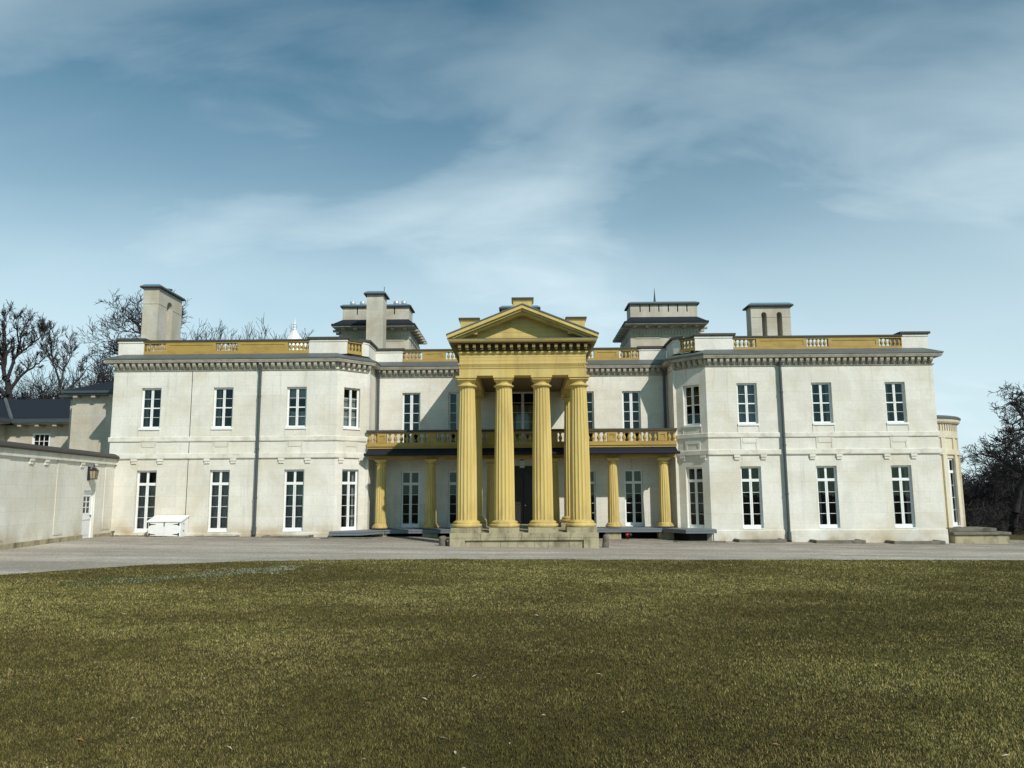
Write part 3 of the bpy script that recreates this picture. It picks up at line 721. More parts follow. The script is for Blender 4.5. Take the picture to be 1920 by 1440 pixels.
mb.box(-17.755, 2.985, 11.06, -16.985, 2.9995, 11.11); mb.box(-17.0, 3.0, 11.06, -16.985, 3.85, 11.11); mb.box(-17.0, 4.45, 11.06, -16.985, 5.45, 11.11)
ch = mb.build('chimney', STUCCO2, MAN); cap_slab(ch, -17.74, 3.0, -17.0, 5.45, 11.83)
mb = MB(); mb.lathe([(.10, 0), (.10, .18), (.17, .20), (.17, .24)], -17.3, 4.6, 10); mb.build('chimney_pot', IRON, ch, loc=(0, 0, 11.95))
mb = MB(); mb.box(-7.40, 4.0, 8.0, -6.60, 4.9, 11.66); ch = mb.build('chimney', STUCCO2, MAN); cap_slab(ch, -7.40, 4.0, -6.60, 4.9, 11.66)
mb = MB(); mb.tube([(-6.6, 4.2, 11.7), (-6.6, 4.2, 12.1)], .015, 6); mb.build('lightning_rod', BLACK, ch)
mb = MB(); mb.box(-.92, 5.0, 8.0, .86, 6.2, 11.12); ch = mb.build('chimney', STUCCO2, MAN); cap_slab(ch, -.92, 5.0, .86, 6.2, 11.12)

# ---- roof towers
def tower(cx, slots, pots, spire):
    hx = 1.72; y0, y1 = 6.1, 9.8
    mb = MB(); mb.box(cx - hx, y0, 8.0, cx + hx, y1, 10.42)
    T = mb.build('roof_tower', STUCCO2, MAN)
    fr = MB(); fr.box(cx - hx - .04, y0 - .04, 9.92, cx + hx + .04, y1 + .04, 9.97)
    for i in range(22):
        x = cx - hx + .06 + (2 * hx - .12) * i / 21; fr.box(x - .045, y0 - .05, 9.99, x + .045, y0 - .001, 10.17)
        y = y0 + .06 + (y1 - y0 - .12) * i / 21
        for q in (-1, 1): xx = cx + q * hx; fr.box(min(xx, xx + q * .05) + .0005*q, y - .045, 9.99, max(xx, xx + q * .05), y + .045, 10.17)
    for q in (-1, 1):                     # shuttered openings
        fr.box(cx + q * .85 - .62, y0 - .03, 9.80, cx + q * .85 + .62, y0 - .001, 9.87); fr.box(cx + q * .85 - .62, y0 - .025, 9.28, cx + q * .85 + .62, y0 - .001, 9.34)
        fr.box(cx + q * .85 - .62, y0 - .02, 8.4, cx + q * .85 + .62, y0 - .001, 8.6)
    fr.build('frieze', STUCCO2, T)
    E = (cx - 2.06, 5.45, cx + 2.06, 10.3)
    rf = MB(); rf.box(E[0], E[1], 10.42, E[2], E[3], 10.46, 1); rf.box(E[0] - .03, E[1] - .03, 10.461, E[2] + .03, E[3] + .03, 10.57, 0)
    rf.frustum((E[0] + .03, E[1] + .03, E[2] - .03, E[3] - .03), (cx - 1.68, 6.12, cx + 1.68, 7.5), 10.571, 10.92, 0)
    ro = rf.build('roof', [SLATE, CORN], T)
    bk = MB(); bk.box(-.085, -.235, 0, .085, .235, .095); bkm = bk.mesh('eave_bracket', CORN)
    for i in range(6):
        link('eave_bracket', bkm, ro, (cx - 1.55 + 3.1 * i / 5, 5.85, 10.32))
        for q in (-1, 1): link('eave_bracket', bkm, ro, (cx + q * 1.96 - q * .0, 6.3 + 3.3 * i / 5, 10.32), R(90))
    at = MB(); at.wall((cx - 1.69, 6.12), (cx + 1.69, 6.12), 10.8, 11.56, [(u + 1.69 - .028, u + 1.69 + .028, 11.18, 11.559) for u in slots], 0, 1, .05, .3)
    at.wall((cx + 1.69, 6.12), (cx + 1.69, 7.4), 10.7, 11.56, []); at.wall((cx - 1.69, 7.4), (cx - 1.69, 6.12), 10.7, 11.56, []); at.wall((cx + 1.69, 7.4), (cx - 1.69, 7.4), 10.7, 11.56, [])
    A = at.build('attic', [STUCCO2, DARK], T, recalc=False); 
    mb = MB(); mb.box(cx - 1.80, 6.0, 11.562, cx + 1.80, 7.52, 11.63, 0); mb.frustum((cx - 1.80, 6.0, cx + 1.80, 7.52), (cx - 1.66, 6.14, cx + 1.66, 7.38), 11.631, 11.72, 1)
    mb.build('cap', [COPE, TEAL], T)
    for x in pots:
        mb = MB(); mb.lathe([(.09, 0), (.09, .08), (.07, .10), (.07, .15), (.13, .17), (.15, .22), (.15, .31), (.13, .35), (.02, .37)], 0, 0, 14)
        mb.build('flue_cowl', METAL, T, True, (x, 6.9, 11.70))
    if spire:
        mb = MB(); mb.lathe([(.10, 0), (.085, .12), (.05, .4), (.018, .8), (.004, 1.0)], 0, 0, 8); mb.build('spike', IRON, T, False, (cx - .30, 6.9, 11.65))
tower(-7.36, (-.95, -.32, .32, .95), (-8.72, -8.2, -6.45, -6.05), False)
tower(7.26, (-1.19, -.71, -.24, .24, .71, 1.18), (), True)

# ---- portico
def flute(n, depth): return lambda a: 1 - depth * abs(math.sin(n * a / 2)) ** 0.75
def column_parts(r0, r1, zb, zt, nfl, mats_, base_h, cap_h, ab, plinth=None):
    H = zt - zb; z0, z1 = zb + base_h, zt - cap_h
    sh = MB(); prof = []
    for i in range(13):
        t = i / 12; prof.append((r0 + (r1 - r0) * t + .018 * r0 / .36 * math.sin(math.pi * t), z0 + (z1 - z0) * t))
    sh.lathe(prof, 0, 0, nfl * 8, 0, flute(nfl, .085))
    b = MB(); k = r0 / .36; q = base_h
    b.lathe([(.50*k, zb), (.525*k, zb + .18*q), (.53*k, zb + .32*q), (.515*k, zb + .46*q), (.455*k, zb + .52*q), (.45*k, zb + .58*q), (.465*k, zb + .66*q), (.46*k, zb + .78*q), (.42*k, zb + .86*q), (.375*k, zb + .99*q), (.36*k, z0 + .01)], 0, 0, 36)
    c = MB(); q = cap_h; kk = r1 / .285
    c.lathe([(.275*kk, z1 - .01), (.29*kk, z1 + .06*q), (.36*kk, z1 + .16*q), (.365*kk, z1 + .22*q), (.335*kk, z1 + .26*q), (.285*kk, z1 + .33*q), (.275*kk, z1 + .44*q), (.30*kk, z1 + .55*q), (.36*kk, z1 + .67*q)], 0, 0, 36)
    c.box(-ab * .9, -ab * .9, z1 + .671*q, ab * .9, ab * .9, z1 + .82*q); c.box(-ab, -ab, z1 + .821*q, ab, ab, zt)
    return sh.mesh('portico_column', mats_), b.mesh('base', mats_, True), c.mesh('capital', mats_)
shm, bsm, cpm = column_parts(.375, .292, .95, 6.395, 18, YEL, .25, .44, .385)
pl = MB(); pl.box(-.53, -.53, .775, .53, .53, .949); plm = pl.mesh('plinth_block', STONE)
def big_col(x, y):
    o = link('portico_column', shm, MAN, (x, y, 0)); link('base', bsm, o); link('capital', cpm, o); link('plinth_block', plm, o)
for x in (-1.99, -.63, .75, 2.11): big_col(x, -4.0)
for x in (-1.99, 2.11): big_col(x, 0.05)
# stone platform with the sunk front panel
mb = MB(); G0 = -.1; x0, x1 = OFFP - 2.61, OFFP + 2.60
mb.box(x0, -4.70, G0, x0 + .53, .9, .60); mb.box(x1 - .53, -4.70, G0, x1, .9, .60); mb.box(x0, -4.70, .602, x1, .9, .775); mb.box(x0 + .531, -4.70, .515, x1 - .531, -4.2, .601)
mb.box(x0 + .531, -4.62, G0, x1 - .531, .9, .514)
PS = mb.build('portico_platform', STONE, MAN, bevel=.012)
mb = MB()
for i in range(1, 7): x = x0 + .531 + (x1 - x0 - 1.06) * i / 7 + random.uniform(-.1, .1); mb.box(x - .006, -4.6225, .24, x + .006, -4.61, .51)
for i in range(1, 6): x = x0 + .3 + (x1 - x0 - .6) * i / 6 + random.uniform(-.12, .12); mb.box(x - .006, -4.7025, .517, x + .006, -4.69, .772)
mb.build('stone_joint', COPE, PS)
mb = MB(); mb.box(-.35 + OFFP, .9, .40, .75 + OFFP, 1.2, .72); mb.box(OFFP - .9, -1.2, .776, OFFP + .9, .6, .86); mb.build('step', STONE, PS)
# entablature
mb = MB(); ex0, ex1 = OFFP - 2.31, OFFP + 2.31
mb.box(ex0, -4.36, 6.40, ex1, -3.70, 6.70); mb.box(ex0, -3.70, 6.40, ex0 + .62, 2.4, 6.70); mb.box(ex1 - .62, -3.70, 6.40, ex1, 2.4, 6.70)
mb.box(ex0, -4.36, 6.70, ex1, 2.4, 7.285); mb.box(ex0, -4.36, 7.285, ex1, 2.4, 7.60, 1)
ent = mb.build('entablature', [YEL, SOFF_SHADE], MAN)
mb = MB(); mb.box(ex0 + .625, -3.695, 6.672, ex1 - .625, 2.39, 6.698); mb.build('ceiling', SOFF_SHADE, ent)
def around(prof):                          # moulding along front and both sides
    m_ = MB(); m_.sweep([(ex0, 2.39), (ex0, -4.36), (ex1, -4.36), (ex1, 2.39)], prof); return m_
around([(.001, 6.79), (.03, 6.79), (.045, 6.82), (.045, 6.85), (.001, 6.86)]).build('moulding', YEL, ent)
around([(.001, 7.17), (.03, 7.18), (.07, 7.23), (.07, 7.27), (.001, 7.28)]).build('moulding', YEL, ent)
mb = MB(); n = 52
for i in range(n):
    x = ex0 + .03 + (ex1 - ex0 - .06) * (i + .5) / n; mb.box(x - .022, -4.392, 6.735, x + .022, -4.361, 6.789)
mb.build('dentil_band', YEL, ent)
mb = MB(); mb.box(ex0 - .02, -4.38, 6.66, ex1 + .02, -4.361, 6.672); mb.box(ex0, -4.364, 7.075, ex1, -4.3605, 7.082); mb.box(ex0, -4.364, 6.95, ex1, -4.3605, 6.955); mb.build('board_joint', OCH, ent)
around([(.001, 7.53), (.36, 7.56), (.36, 7.601), (.001, 7.601)]).build('soffit', SOFF_SHADE, ent)
around([(.001, 7.603), (.365, 7.603), (.40, 7.66), (.40, 7.675), (.001, 7.675)]).build('cornice', YEL, ent)
around([(.03, 7.677), (.41, 7.677), (.41, 7.70), (.03, 7.72)]).build('flashing', LEAD, ent)
bm_ = MB(); bm_.box(-.055, -.26, 0, .055, -.001, .14); bm_.box(-.045, -.20, -.06, .045, -.001, -.001); brm = bm_.mesh('cornice_bracket', BRACKET_SHADE)
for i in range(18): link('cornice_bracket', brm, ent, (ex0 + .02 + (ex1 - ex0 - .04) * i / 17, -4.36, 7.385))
for i in range(24):
    for q, a in ((ex0, R(-90)), (ex1, R(90))): link('cornice_bracket', brm, ent, (q, -4.1 + 6.3 * i / 23, 7.385), a)
# pediment
mb = MB(); yF = -4.80; hw = 2.73; zE, zA = 7.83, 8.93
def zl(x, off): return zA - (zA - zE) * abs(x) / hw - off
tym = [(OFFP - 2.35, 7.70), (OFFP + 2.35, 7.70), (OFFP, 8.74)]
mb.prism_xz(tym, -4.17, 2.6)
for z in (7.86, 8.03, 8.2, 8.37): 
    w = 2.35 * (8.72 - z) / 1.02; mb.box(OFFP - w, -4.174, z, OFFP + w, -4.1695, z + .006, 1)
ped = mb.build('pediment', [YEL, OCH], MAN)
rk = MB()
for s in (-1, 1):
    for y0, o0, o1 in ((yF, .0, .125), (yF + .09, .126, .20), (yF + .22, .201, .285)):
        pts = [(OFFP, zA - o0), (OFFP + s * hw, zE - o0), (OFFP + s * hw, zE - o1), (OFFP, zA - o1)]
        if o1 > .15:
            # trim where the beam meets the horizontal cornice
            zc = 7.723; xe = hw * (zA - o1 - zc) / (zA - zE); xe0 = min(hw - .03, hw * (zA - o0 - zc) / (zA - zE))
            pts = [(OFFP, zA - o0), (OFFP + s * xe0, zl(xe0, o0)), (OFFP + s * min(xe, xe0), zl(min(xe, xe0), o1)), (OFFP, zA - o1)]
        rk.prism_xz(pts, y0, -4.171)
rk.build('raking_cornice', YEL, ped)
rf = MB()
for s in (-1, 1):
    rf.prism_xz([(OFFP, zA + .045), (OFFP + s * (hw + .03), zE + .045 - .012), (OFFP + s * (hw + .03), zE - .01), (OFFP, zA + .002)], yF - .03, 3.4)
    rf.box(min(OFFP + s * 2.3, OFFP + s * hw), -4.30, 7.725, max(OFFP + s * 2.3, OFFP + s * hw), 2.6, 7.77, 1)
rf.build('roof', [LEAD, YEL], ped)
def acroterion(x, w, zt, zb, y0=-4.62, d=.75):
    m_ = MB(); m_.frustum((x - w * .80, y0 + .08, x + w * .80, y0 + d - .08), (x - w * .88, y0 + .06, x + w * .88, y0 + d - .06), zb, zt - .14)
    m_.frustum((x - w * .88, y0 + .06, x + w * .88, y0 + d - .06), (x - w, y0, x + w, y0 + d), zt - .139, zt - .06)
    o = m_.build('acroterion', YEL, ped); m2 = MB(); m2.box(x - w - .015, y0 - .015, zt - .059, x + w + .015, y0 + d + .015, zt); m2.build('coping', COPE, o)
acroterion(-1.87, .37, 8.50, 7.9); acroterion(2.03, .37, 8.50, 7.9); acroterion(.085, .39, 9.24, 8.6)

# ---- balcony, its canopy and the porch below
mb = MB()
mb.prism_yz([(.52, 3.80), (.52, 3.84), (.98, 4.06), (2.398, 4.06), (2.398, 3.80)], -6.6, 6.6, 0)
mb.prism_yz([(.43, 3.855), (.41, 3.79), (.44, 3.74), (.518, 3.74), (.518, 3.855)], -6.66, 6.66, 1)
CAN = mb.build('canopy', [SLATE, SLATE], MAN)
mb = MB(); mb.box(-6.57, .90, 3.62, 6.57, 1.22, 3.795); mb.box(-6.57, .93, 3.60, 6.57, 1.18, 3.619); mb.build('porch_beam', OCH, CAN); mb = MB(); mb.box(-6.57, 1.222, 3.70, 6.57, 2.398, 3.795); mb.build('porch_ceiling', SOFF_SHADE, CAN)
bb = MB(); bb.box(-6.62, .90, 4.062, 6.62, 1.12, 4.15); bb.box(-6.62, .86, 4.151, 6.62, 1.13, 4.19); bb.box(-6.62, .92, 4.191, 6.62, 1.10, 4.27)
bb.box(-6.64, .92, 4.272, 6.64, 1.10, 4.32); bb.box(-6.64, .93, 4.70, 6.64, 1.09, 4.76)
posts = (-5.99, -3.84, -1.28, 1.36, 3.87, 6.04)
for x in posts:
    bb.box(x - .195, .93, 4.321, x + .195, 1.09, 4.699)
    for a, b, c, d in ((x-.195, 4.321, x-.10, 4.699), (x+.10, 4.321, x+.195, 4.699)): bb.box(a, .905, b, c, .9295, d)
    bb.box(x - .099, .905, 4.60, x + .099, .9295, 4.699); bb.box(x - .099, .905, 4.321, x + .099, .9295, 4.41)
BB = bb.build('balcony_balustrade', OCH, MAN)
mb = MB(); mb.box(-6.66, .87, 4.762, 6.66, 1.15, 4.86); mb.build('handrail', COPE, BB)
b2 = MB(); b2.lathe([(.06, 0), (.06, .03), (.035, .045), (.075, .10), (.085, .15), (.07, .21), (.035, .29), (.032, .31), (.05, .325), (.05, .34), (.06, .35), (.06, .378)], 0, 0, 10)
b2m = b2.mesh('baluster', OCH, True)
ed = [-6.64, *sum([[p - .195, p + .195] for p in posts], []), 6.64]
for a, b in zip(ed[::2], ed[1::2]):
    n = max(2, round((b - a) / .235))
    for i in range(n): link('baluster', b2m, BB, (a + (b - a) * (i + .5) / n, 1.01, 4.321))
s2, bs2, c2 = column_parts(.245, .185, .70, 3.598, 16, YEL, .18, .26, .265)
for x in (-6.02, -3.88, -1.28, 1.36, 3.88, 6.05):
    o = link('porch_column', s2, MAN, (x, 1.05, 0)); link('base', bs2, o); link('capital', c2, o)
# grey timber deck
deckp = [(-7.85, .02), (-7.80, -.62), (-6.5, -.62), (-5.75, .66), (-2.4, .66), (-2.4, .95), (2.55, .95), (2.55, .66), (5.85, .66), (6.56, -.62), (7.80, -.62), (7.85, .02), (6.6, 1.2), (6.56, 2.39), (-6.56, 2.39), (-6.6, 1.2)]
mb = MB(); mb.prism_xy(deckp, .60, .655); 
for i in range(len(deckp) - 5):
    (ax, ay), (bx_, by_) = deckp[i], deckp[i+1]; d = Vector((bx_ - ax, by_ - ay)).normalized(); nn = Vector((-d.y, d.x)) * .05
    mb.prism_xy([(ax + nn.x*.4, ay + nn.y*.4), (bx_ + nn.x*.4, by_ + nn.y*.4), (bx_ + nn.x, by_ + nn.y), (ax + nn.x, ay + nn.y)], .50, .599)
DK = mb.build('deck', DECK, MAN)
for x in (-6.02, -3.88, -1.9, 2.0, 3.82, 6.05):
    mb = MB(); mb.box(x - .32, .78, -.1, x + .32, 1.35, .498); mb.build('deck_pier', STONE, DK)
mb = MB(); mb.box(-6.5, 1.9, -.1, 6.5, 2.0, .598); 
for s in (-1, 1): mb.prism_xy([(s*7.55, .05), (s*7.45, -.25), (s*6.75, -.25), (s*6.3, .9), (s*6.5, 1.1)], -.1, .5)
mb.build('deck_shade_fill', DARK, DK)  # dark sheets standing in for the shade in the void under the deck

# ---- round bow on the right end
BC, BR = (XW - .05, 3.0), 2.17
mb = MB(); nseg = 9; pts = [(BC[0] + BR * math.sin(math.pi * i / nseg), BC[1] - BR * math.cos(math.pi * i / nseg)) for i in range(nseg + 1)]
fac = []
for i in range(nseg):
    L_ = (Vector(pts[i+1]) - Vector(pts[i])).length; op = []
    if i in (1, 4, 7): op = [(L_/2 - .33, L_/2 + .33, .63, 3.5)]
    mb.wall(pts[i], pts[i+1], -.3, 5.1, op, 0, 1, .12, .6)
BOWM = mat('bow_stucco', stucco((0.69, 0.63, 0.50), (0.58, 0.49, 0.33), (0.56, 0.52, 0.43), stain=False, courses=False))
BOW = mb.build('bow', [BOWM, DARK], MAN, recalc=False)
mb = MB(); mb.sweep(pts, [(.002, SL0), (.07, SL0), (.07, SL1), (.002, SL1)]); mb.sweep(pts, [(.002, SU0), (.05, SU0), (.05, SU0 + .06), (.002, SU0 + .06)])
for i in range(nseg + 1):
    for zz0, zz1, o in ((-.3, SL0 - .002, .06), (SL1 + .002, SU0 - .002, .03)):
        d = Vector((pts[i][0] - BC[0], pts[i][1] - BC[1])).normalized(); t = Vector((-d.y, d.x)); c = Vector(pts[i])
        q = [c - t*.11 - d*.02, c + t*.11 - d*.02, c + t*.11 + d*o, c - t*.11 + d*o]; mb.prism_xy([(v.x, v.y) for v in q], zz0, zz1)
mb.build('pilaster', BOWM, BOW)
mb = MB()
for i in range(46):
    a = math.pi * (i + .5) / 46; d = Vector((math.sin(a), -math.cos(a))); t = Vector((-d.y, d.x)); c = Vector(BC) + d * (BR * .985)
    q = [c - t*.035, c + t*.035, c + t*.035 + d*.07, c - t*.035 + d*.07]; mb.prism_xy([(v.x, v.y) for v in q], 4.66, 4.98)
arc = [(BC[0] + BR * math.sin(math.pi * i / 24), BC[1] - BR * math.cos(math.pi * i / 24)) for i in range(25)]
mb.sweep(arc, [(-.05, 4.985), (.10, 4.985), (.16, 5.05), (.18, 5.16), (-.05, 5.16)]); mb.sweep(arc, [(-.06, 4.44), (.02, 4.44), (.04, 4.66), (-.06, 4.66)])
mb.build('bow_cornice', BOWM, BOW)
mb = MB(); mb.sweep(arc, [(-.1, 5.162), (.20, 5.162), (.22, 5.24), (.15, 5.30), (-.1, 5.33)]); mb.prism_xy(arc, 5.25, 5.33); mb.build('roof', LEAD, BOW)
for i in (1, 4, 7):
    c = (Vector(pts[i]) + Vector(pts[i+1])) / 2; a = math.atan2(pts[i+1][1] - pts[i][1], pts[i+1][0] - pts[i][0])
    fm, pm_ = frame_mesh('french', .66, 2.87); o = link('window', fm, BOW, (c.x, c.y, .63), a); link('pane', pm_, o)

# ------------------------------------------------------------------ small things round the house
t = thing('terrace_platform', 'low weathered stone terrace with stepped slab top beside the right wing', 'terrace', (17.5, 0, 0))
t.location = (18.6, .6, ground_z(18.6, 0))
mb = MB(); mb.box(-1.05, -.62, -.1, 1.17, .9, .36); mb.build('base', STONE, t, bevel=.015)
mb = MB(); mb.box(-1.10, -.70, .361, 1.22, .95, .47); mb.box(-1.10, -.35, .471, .85, .95, .62); mb.build('slab', CONC, t, bevel=.015)

def curb(x, w, label, h=.14, yd=.75):
    t = thing('window_well', label, 'window well', (x, -.05, ground_z(x, 0)), 'window wells along the foot of the house')
    m_ = MB()
    m_.prism_xy([(-w, 0), (-w, -yd), (w, -yd), (w, 0), (w - .13, 0), (w - .13, -yd + .13), (-w + .13, -yd + .13), (-w + .13, 0)], -.1, h)
    m_.build('curb', CONC, t, bevel=.02)
    m_ = MB(); m_.box(-w + .131, -yd + .131, -.05, w - .131, -.002, .02)
    m_.build('pit', DARK, t)
curb(15.75, 1.02, 'raised concrete window-well curb under the rightmost ground-floor window of the right wing')
curb(12.65, .98, 'raised concrete window-well curb under the middle ground-floor window of the right wing')
curb(9.55, .95, 'raised concrete window-well curb between the right bay and the right wing downpipe')
curb(-9.5, .95, 'raised concrete window-well curb between the left wing downpipe and the left bay', .10)
curb(-12.4, .8, 'nearly flush concrete window-well curb between the white box and the left downpipe', .05, .5)
for s in (-1, 1):
    x = s * 7.05
    t = tag(MB.build((lambda m_: (m_.prism_xy([(-1.05, 0), (-.95, -.35), (.95, -.35), (1.05, 0)], -.1, .06), m_)[1])(MB()), 'stone_slab', CONC, None, False, (x, -.75, ground_z(x, 0)), 0, .015),
            'flat stone slab on the gravel below the %s bay of the house' % ('left' if s < 0 else 'right'), 'slab', 'slabs below the bays')

def bollard(x, y, h, r, label, lean=0.0):
    m_ = MB(); m_.lathe([(r * 1.06, -.1), (r * 1.02, h * .3), (r * .96, h * .62), (r * 1.0, h * .68), (r * .98, h * .82), (r * .8, h * .94), (r * .45, h * .99), (.01, h)], 0, 0, 18)
    o = m_.build('guard_stone', CONC, None, True, (x, y, ground_z(x, y))); o.rotation_euler = (0, lean, 0)
    tag(o, label, 'bollard', 'guard stones beside the portico')
bollard(2.93, -4.35, .47, .115, 'round-topped leaning stone guard post right of the portico platform', R(5))
bollard(-2.80, -4.30, .36, .14, 'short rounded guard stone in shade left of the portico platform', R(-4))

t = thing('standpipe', 'red fire hose inlet under the deck right of the portico', 'standpipe', (4.42, .62, ground_z(4.4, 0)))
mb = MB(); mb.tube([(0, .1, -.05), (0, .1, .2), (0, 0, .22)], .05, 10); mb.build('pipe', RED, t, True)
for s in (-1, 1):
    mb = MB(); mb.tube([(0, .02, .21), (s * .07, -.08, .20), (s * .075, -.12, .195)], .055, 10); mb.build('inlet', RED, t, True)
    mb = MB(); mb.tube([(s * .075, -.121, .195), (s * .077, -.15, .19)], .062, 12); mb.build('cap', BLACK if s > 0 else RED, t, True)

# white storage box with strap hinges
bx0, bx1, yb = -15.08, -13.76, -.72; gz = ground_z(-14.4, 0)
t = thing('storage_box', 'white painted timber storage box with sloping lid and black strap hinges', 'storage box', (-14.42, -.36, gz))
ox, oy, oz = 14.42, .36, -gz
mb = MB(); mb.prism_yz([(yb + oy, -.02), (yb + oy, 1.09 + oz), (-.06 + oy, 1.28 + oz), (-.06 + oy, -.02)], bx0 + ox, bx1 + ox); mb.build('body', WHITE, t)
mb = MB(); mb.prism_yz([(yb - .05 + oy, 1.085 + oz), (yb - .05 + oy, 1.125 + oz), (-.06 + oy, 1.335 + oz), (-.06 + oy, 1.295 + oz)], bx0 - .05 + ox, bx1 + .05 + ox); mb.build('lid', WHITE, t)
cxm = (bx0 + bx1) / 2 + ox
for s in (-1, 1):
    a, b = sorted((cxm + s * .006, cxm + s * .62)); mb = MB(); mb.box(a, yb + oy - .025, .03, b, yb + oy - .001, 1.05 + oz); d = mb.build('door', WHITE, t)
    for z in (.10, .50):
        xh = cxm + s * .62; mb = MB(); mb.prism_xz([(xh, z - .03), (xh - s * .27, z - .006), (xh - s * .27, z + .006), (xh, z + .03)], yb + oy - .034, yb + oy - .026)
        mb.box(min(xh, xh - s*.05), yb + oy - .04, z - .055, max(xh, xh - s*.05), yb + oy - .026, z + .055); mb.build('hinge', BLACK, d)
mb = MB(); mb.box(cxm - .015, yb + oy - .045, .42, cxm + .015, yb + oy - .026, .60); mb.build('latch', BLACK, t)
mb = MB()
for z in (.2, .48): mb.box(bx1 + ox, -.12, z, bx1 + ox + .01, -.06, z + .06)
mb.build('vent', BLACK, t)

# lantern hung in the porch
t = thing('hanging_lantern', 'pale box lantern hanging in front of the dark main door', 'lantern', (.02, 1.35, 3.69))
mb = MB(); mb.tube([(0, 0, 0), (0, 0, -.12)], .012, 6); mb.build('chain', BLACK, t)
mb = MB(); mb.frustum((-.10, -.10, .10, .10), (-.13, -.13, .13, .13), -.46, -.16); mb.build('glass', BLIND, t)
mb = MB(); mb.frustum((-.15, -.15, .15, .15), (-.05, -.05, .05, .05), -.158, -.11)
for z in (-.26, -.36): mb.box(-.125, -.125, z, .125, .125, z + .015)
mb.box(-.11, -.11, -.48, .11, .11, -.461); mb.build('frame', IRON, t)

# ------------------------------------------------------------------ boundary wall on the left
wd = Vector((.111, -1.0)).normalized(); w0 = Vector((-16.97, -.004)); wang = math.atan2(wd.y, wd.x)
BW = thing('boundary_wall', 'cream rendered garden wall with dark coping running forward from the left wing', 'wall', (w0.x, w0.y, 0), None, wang)
# local frame: +x runs along the wall toward the viewer, +y is the lit face
Ld = 15.0
def bw_wall():
    m_ = MB()
    def F(u, z, t=0): return (u, -t, z)
    us = [0, 1.68, 2.68, Ld]; zd0, zd1 = .50, 2.36
    for a, b in zip(us, us[1:]):
        if a == 1.68: m_.face([F(a, zd1), F(b, zd1), F(b, 3.42), F(a, 3.42)])
        else: m_.face([F(a, -.2), F(b, -.2), F(b, 3.42), F(a, 3.42)])
    a, b = 1.68, 2.68
    m_.face([F(a, -.2), F(b, -.2), F(b, zd0), F(a, zd0)])
    for u in (a, b): m_.face([F(u, zd0), F(u, zd0, .2), F(u, zd1, .2), F(u, zd1)])
    m_.face([F(a, zd1), F(b, zd1), F(b, zd1, .2), F(a, zd1, .2)]); m_.face([F(a, zd0), F(b, zd0), F(b, zd0, .2), F(a, zd0, .2)]); m_.face([F(a, zd0, .2), F(b, zd0, .2), F(b, zd1, .2), F(a, zd1, .2)])
    m_.face([F(0, -.2, .45), F(Ld, -.2, .45), F(Ld, 3.42, .45), F(0, 3.42, .45)]); m_.face([F(Ld, -.2), F(Ld, -.2, .45), F(Ld, 3.42, .45), F(Ld, 3.42)])
    return m_
bw_wall().build('wall_face', STUCCO, BW, recalc=False)
mb = MB(); mb.box(0, -.50, 3.421, Ld, .09, 3.66); mb.build('band', TRIM, BW)
mb = MB(); mb.prism_yz([(-.62, 3.662), (.19, 3.662), (.21, 3.70), (.19, 3.76), (.0, 3.87), (-.5, 3.87), (-.62, 3.76)], -.0, Ld); mb.build('coping', COPE, BW)
cbm = MB(); cbm.box(-.13, .001, .10, .13, .075, .20); cbm.box(-.11, .001, 0, .11, .05, .099); cbm2 = cbm.mesh('corbel', TRIM)
for u in (1.95, 3.05, 5.75, 6.75, 9.6, 10.6): link('corbel', cbm2, BW, (u, 0, 3.22))
for u in (.55, 4.55, 8.4):
    mb = MB(); mb.box(u - .35, .001, .8, u + .35, .022, 3.42); mb.build('pilaster_strip', STUCCO, BW)
mb = MB(); mb.box(0, .001, -.2, 1.67, .06, .66); mb.box(2.69, .001, -.2, Ld, .06, .70); mb.build('base_course', STONE, BW, bevel=.01)
mb = MB()
du0, du1 = 1.68, 2.68
mb.box(du0, -.15, .52, du0 + .07, -.06, 2.36); mb.box(du1 - .07, -.15, .52, du1, -.06, 2.36); mb.box(du0 + .07, -.15, 2.25, du1 - .07, -.06, 2.36)
mb.box(du0 + .071, -.15, .52, du1 - .071, -.10, 1.42); mb.box(du0 + .071, -.15, 1.42, du0 + .2, -.10, 2.249); mb.box(du1 - .2, -.15, 1.42, du1 - .071, -.10, 2.249); mb.box(du0 + .2, -.15, 2.13, du1 - .2, -.10, 2.249); mb.box(du0+.2, -.15, 1.42, du1-.2, -.10, 1.50)
mb.box((du0+du1)/2 - .016, -.14, 1.5, (du0+du1)/2 + .016, -.105, 2.13)
for z in (1.70, 1.91): mb.box(du0 + .2, -.139, z, du1 - .2, -.106, z + .03)
mb.box(du0 + .15, -.099, .66, du1 - .15, -.088, 1.2); mb.box(du0 + .10, -.099, 1.24, du1 - .10, -.075, 1.30)
dr = mb.build('door', WHITE, BW)
mb = MB(); mb.box(du0 + .2, -.128, 1.5, du1 - .2, -.122, 2.13); mb.build('pane', GLASS, dr)
mb = MB(); mb.box(du0 + .11, -.099, 1.36, du0 + .16, -.06, 1.41); mb.box(du0 + .11, -.099, 1.25, du0 + .15, -.09, 1.30); mb.build('handle', BLACK, dr)
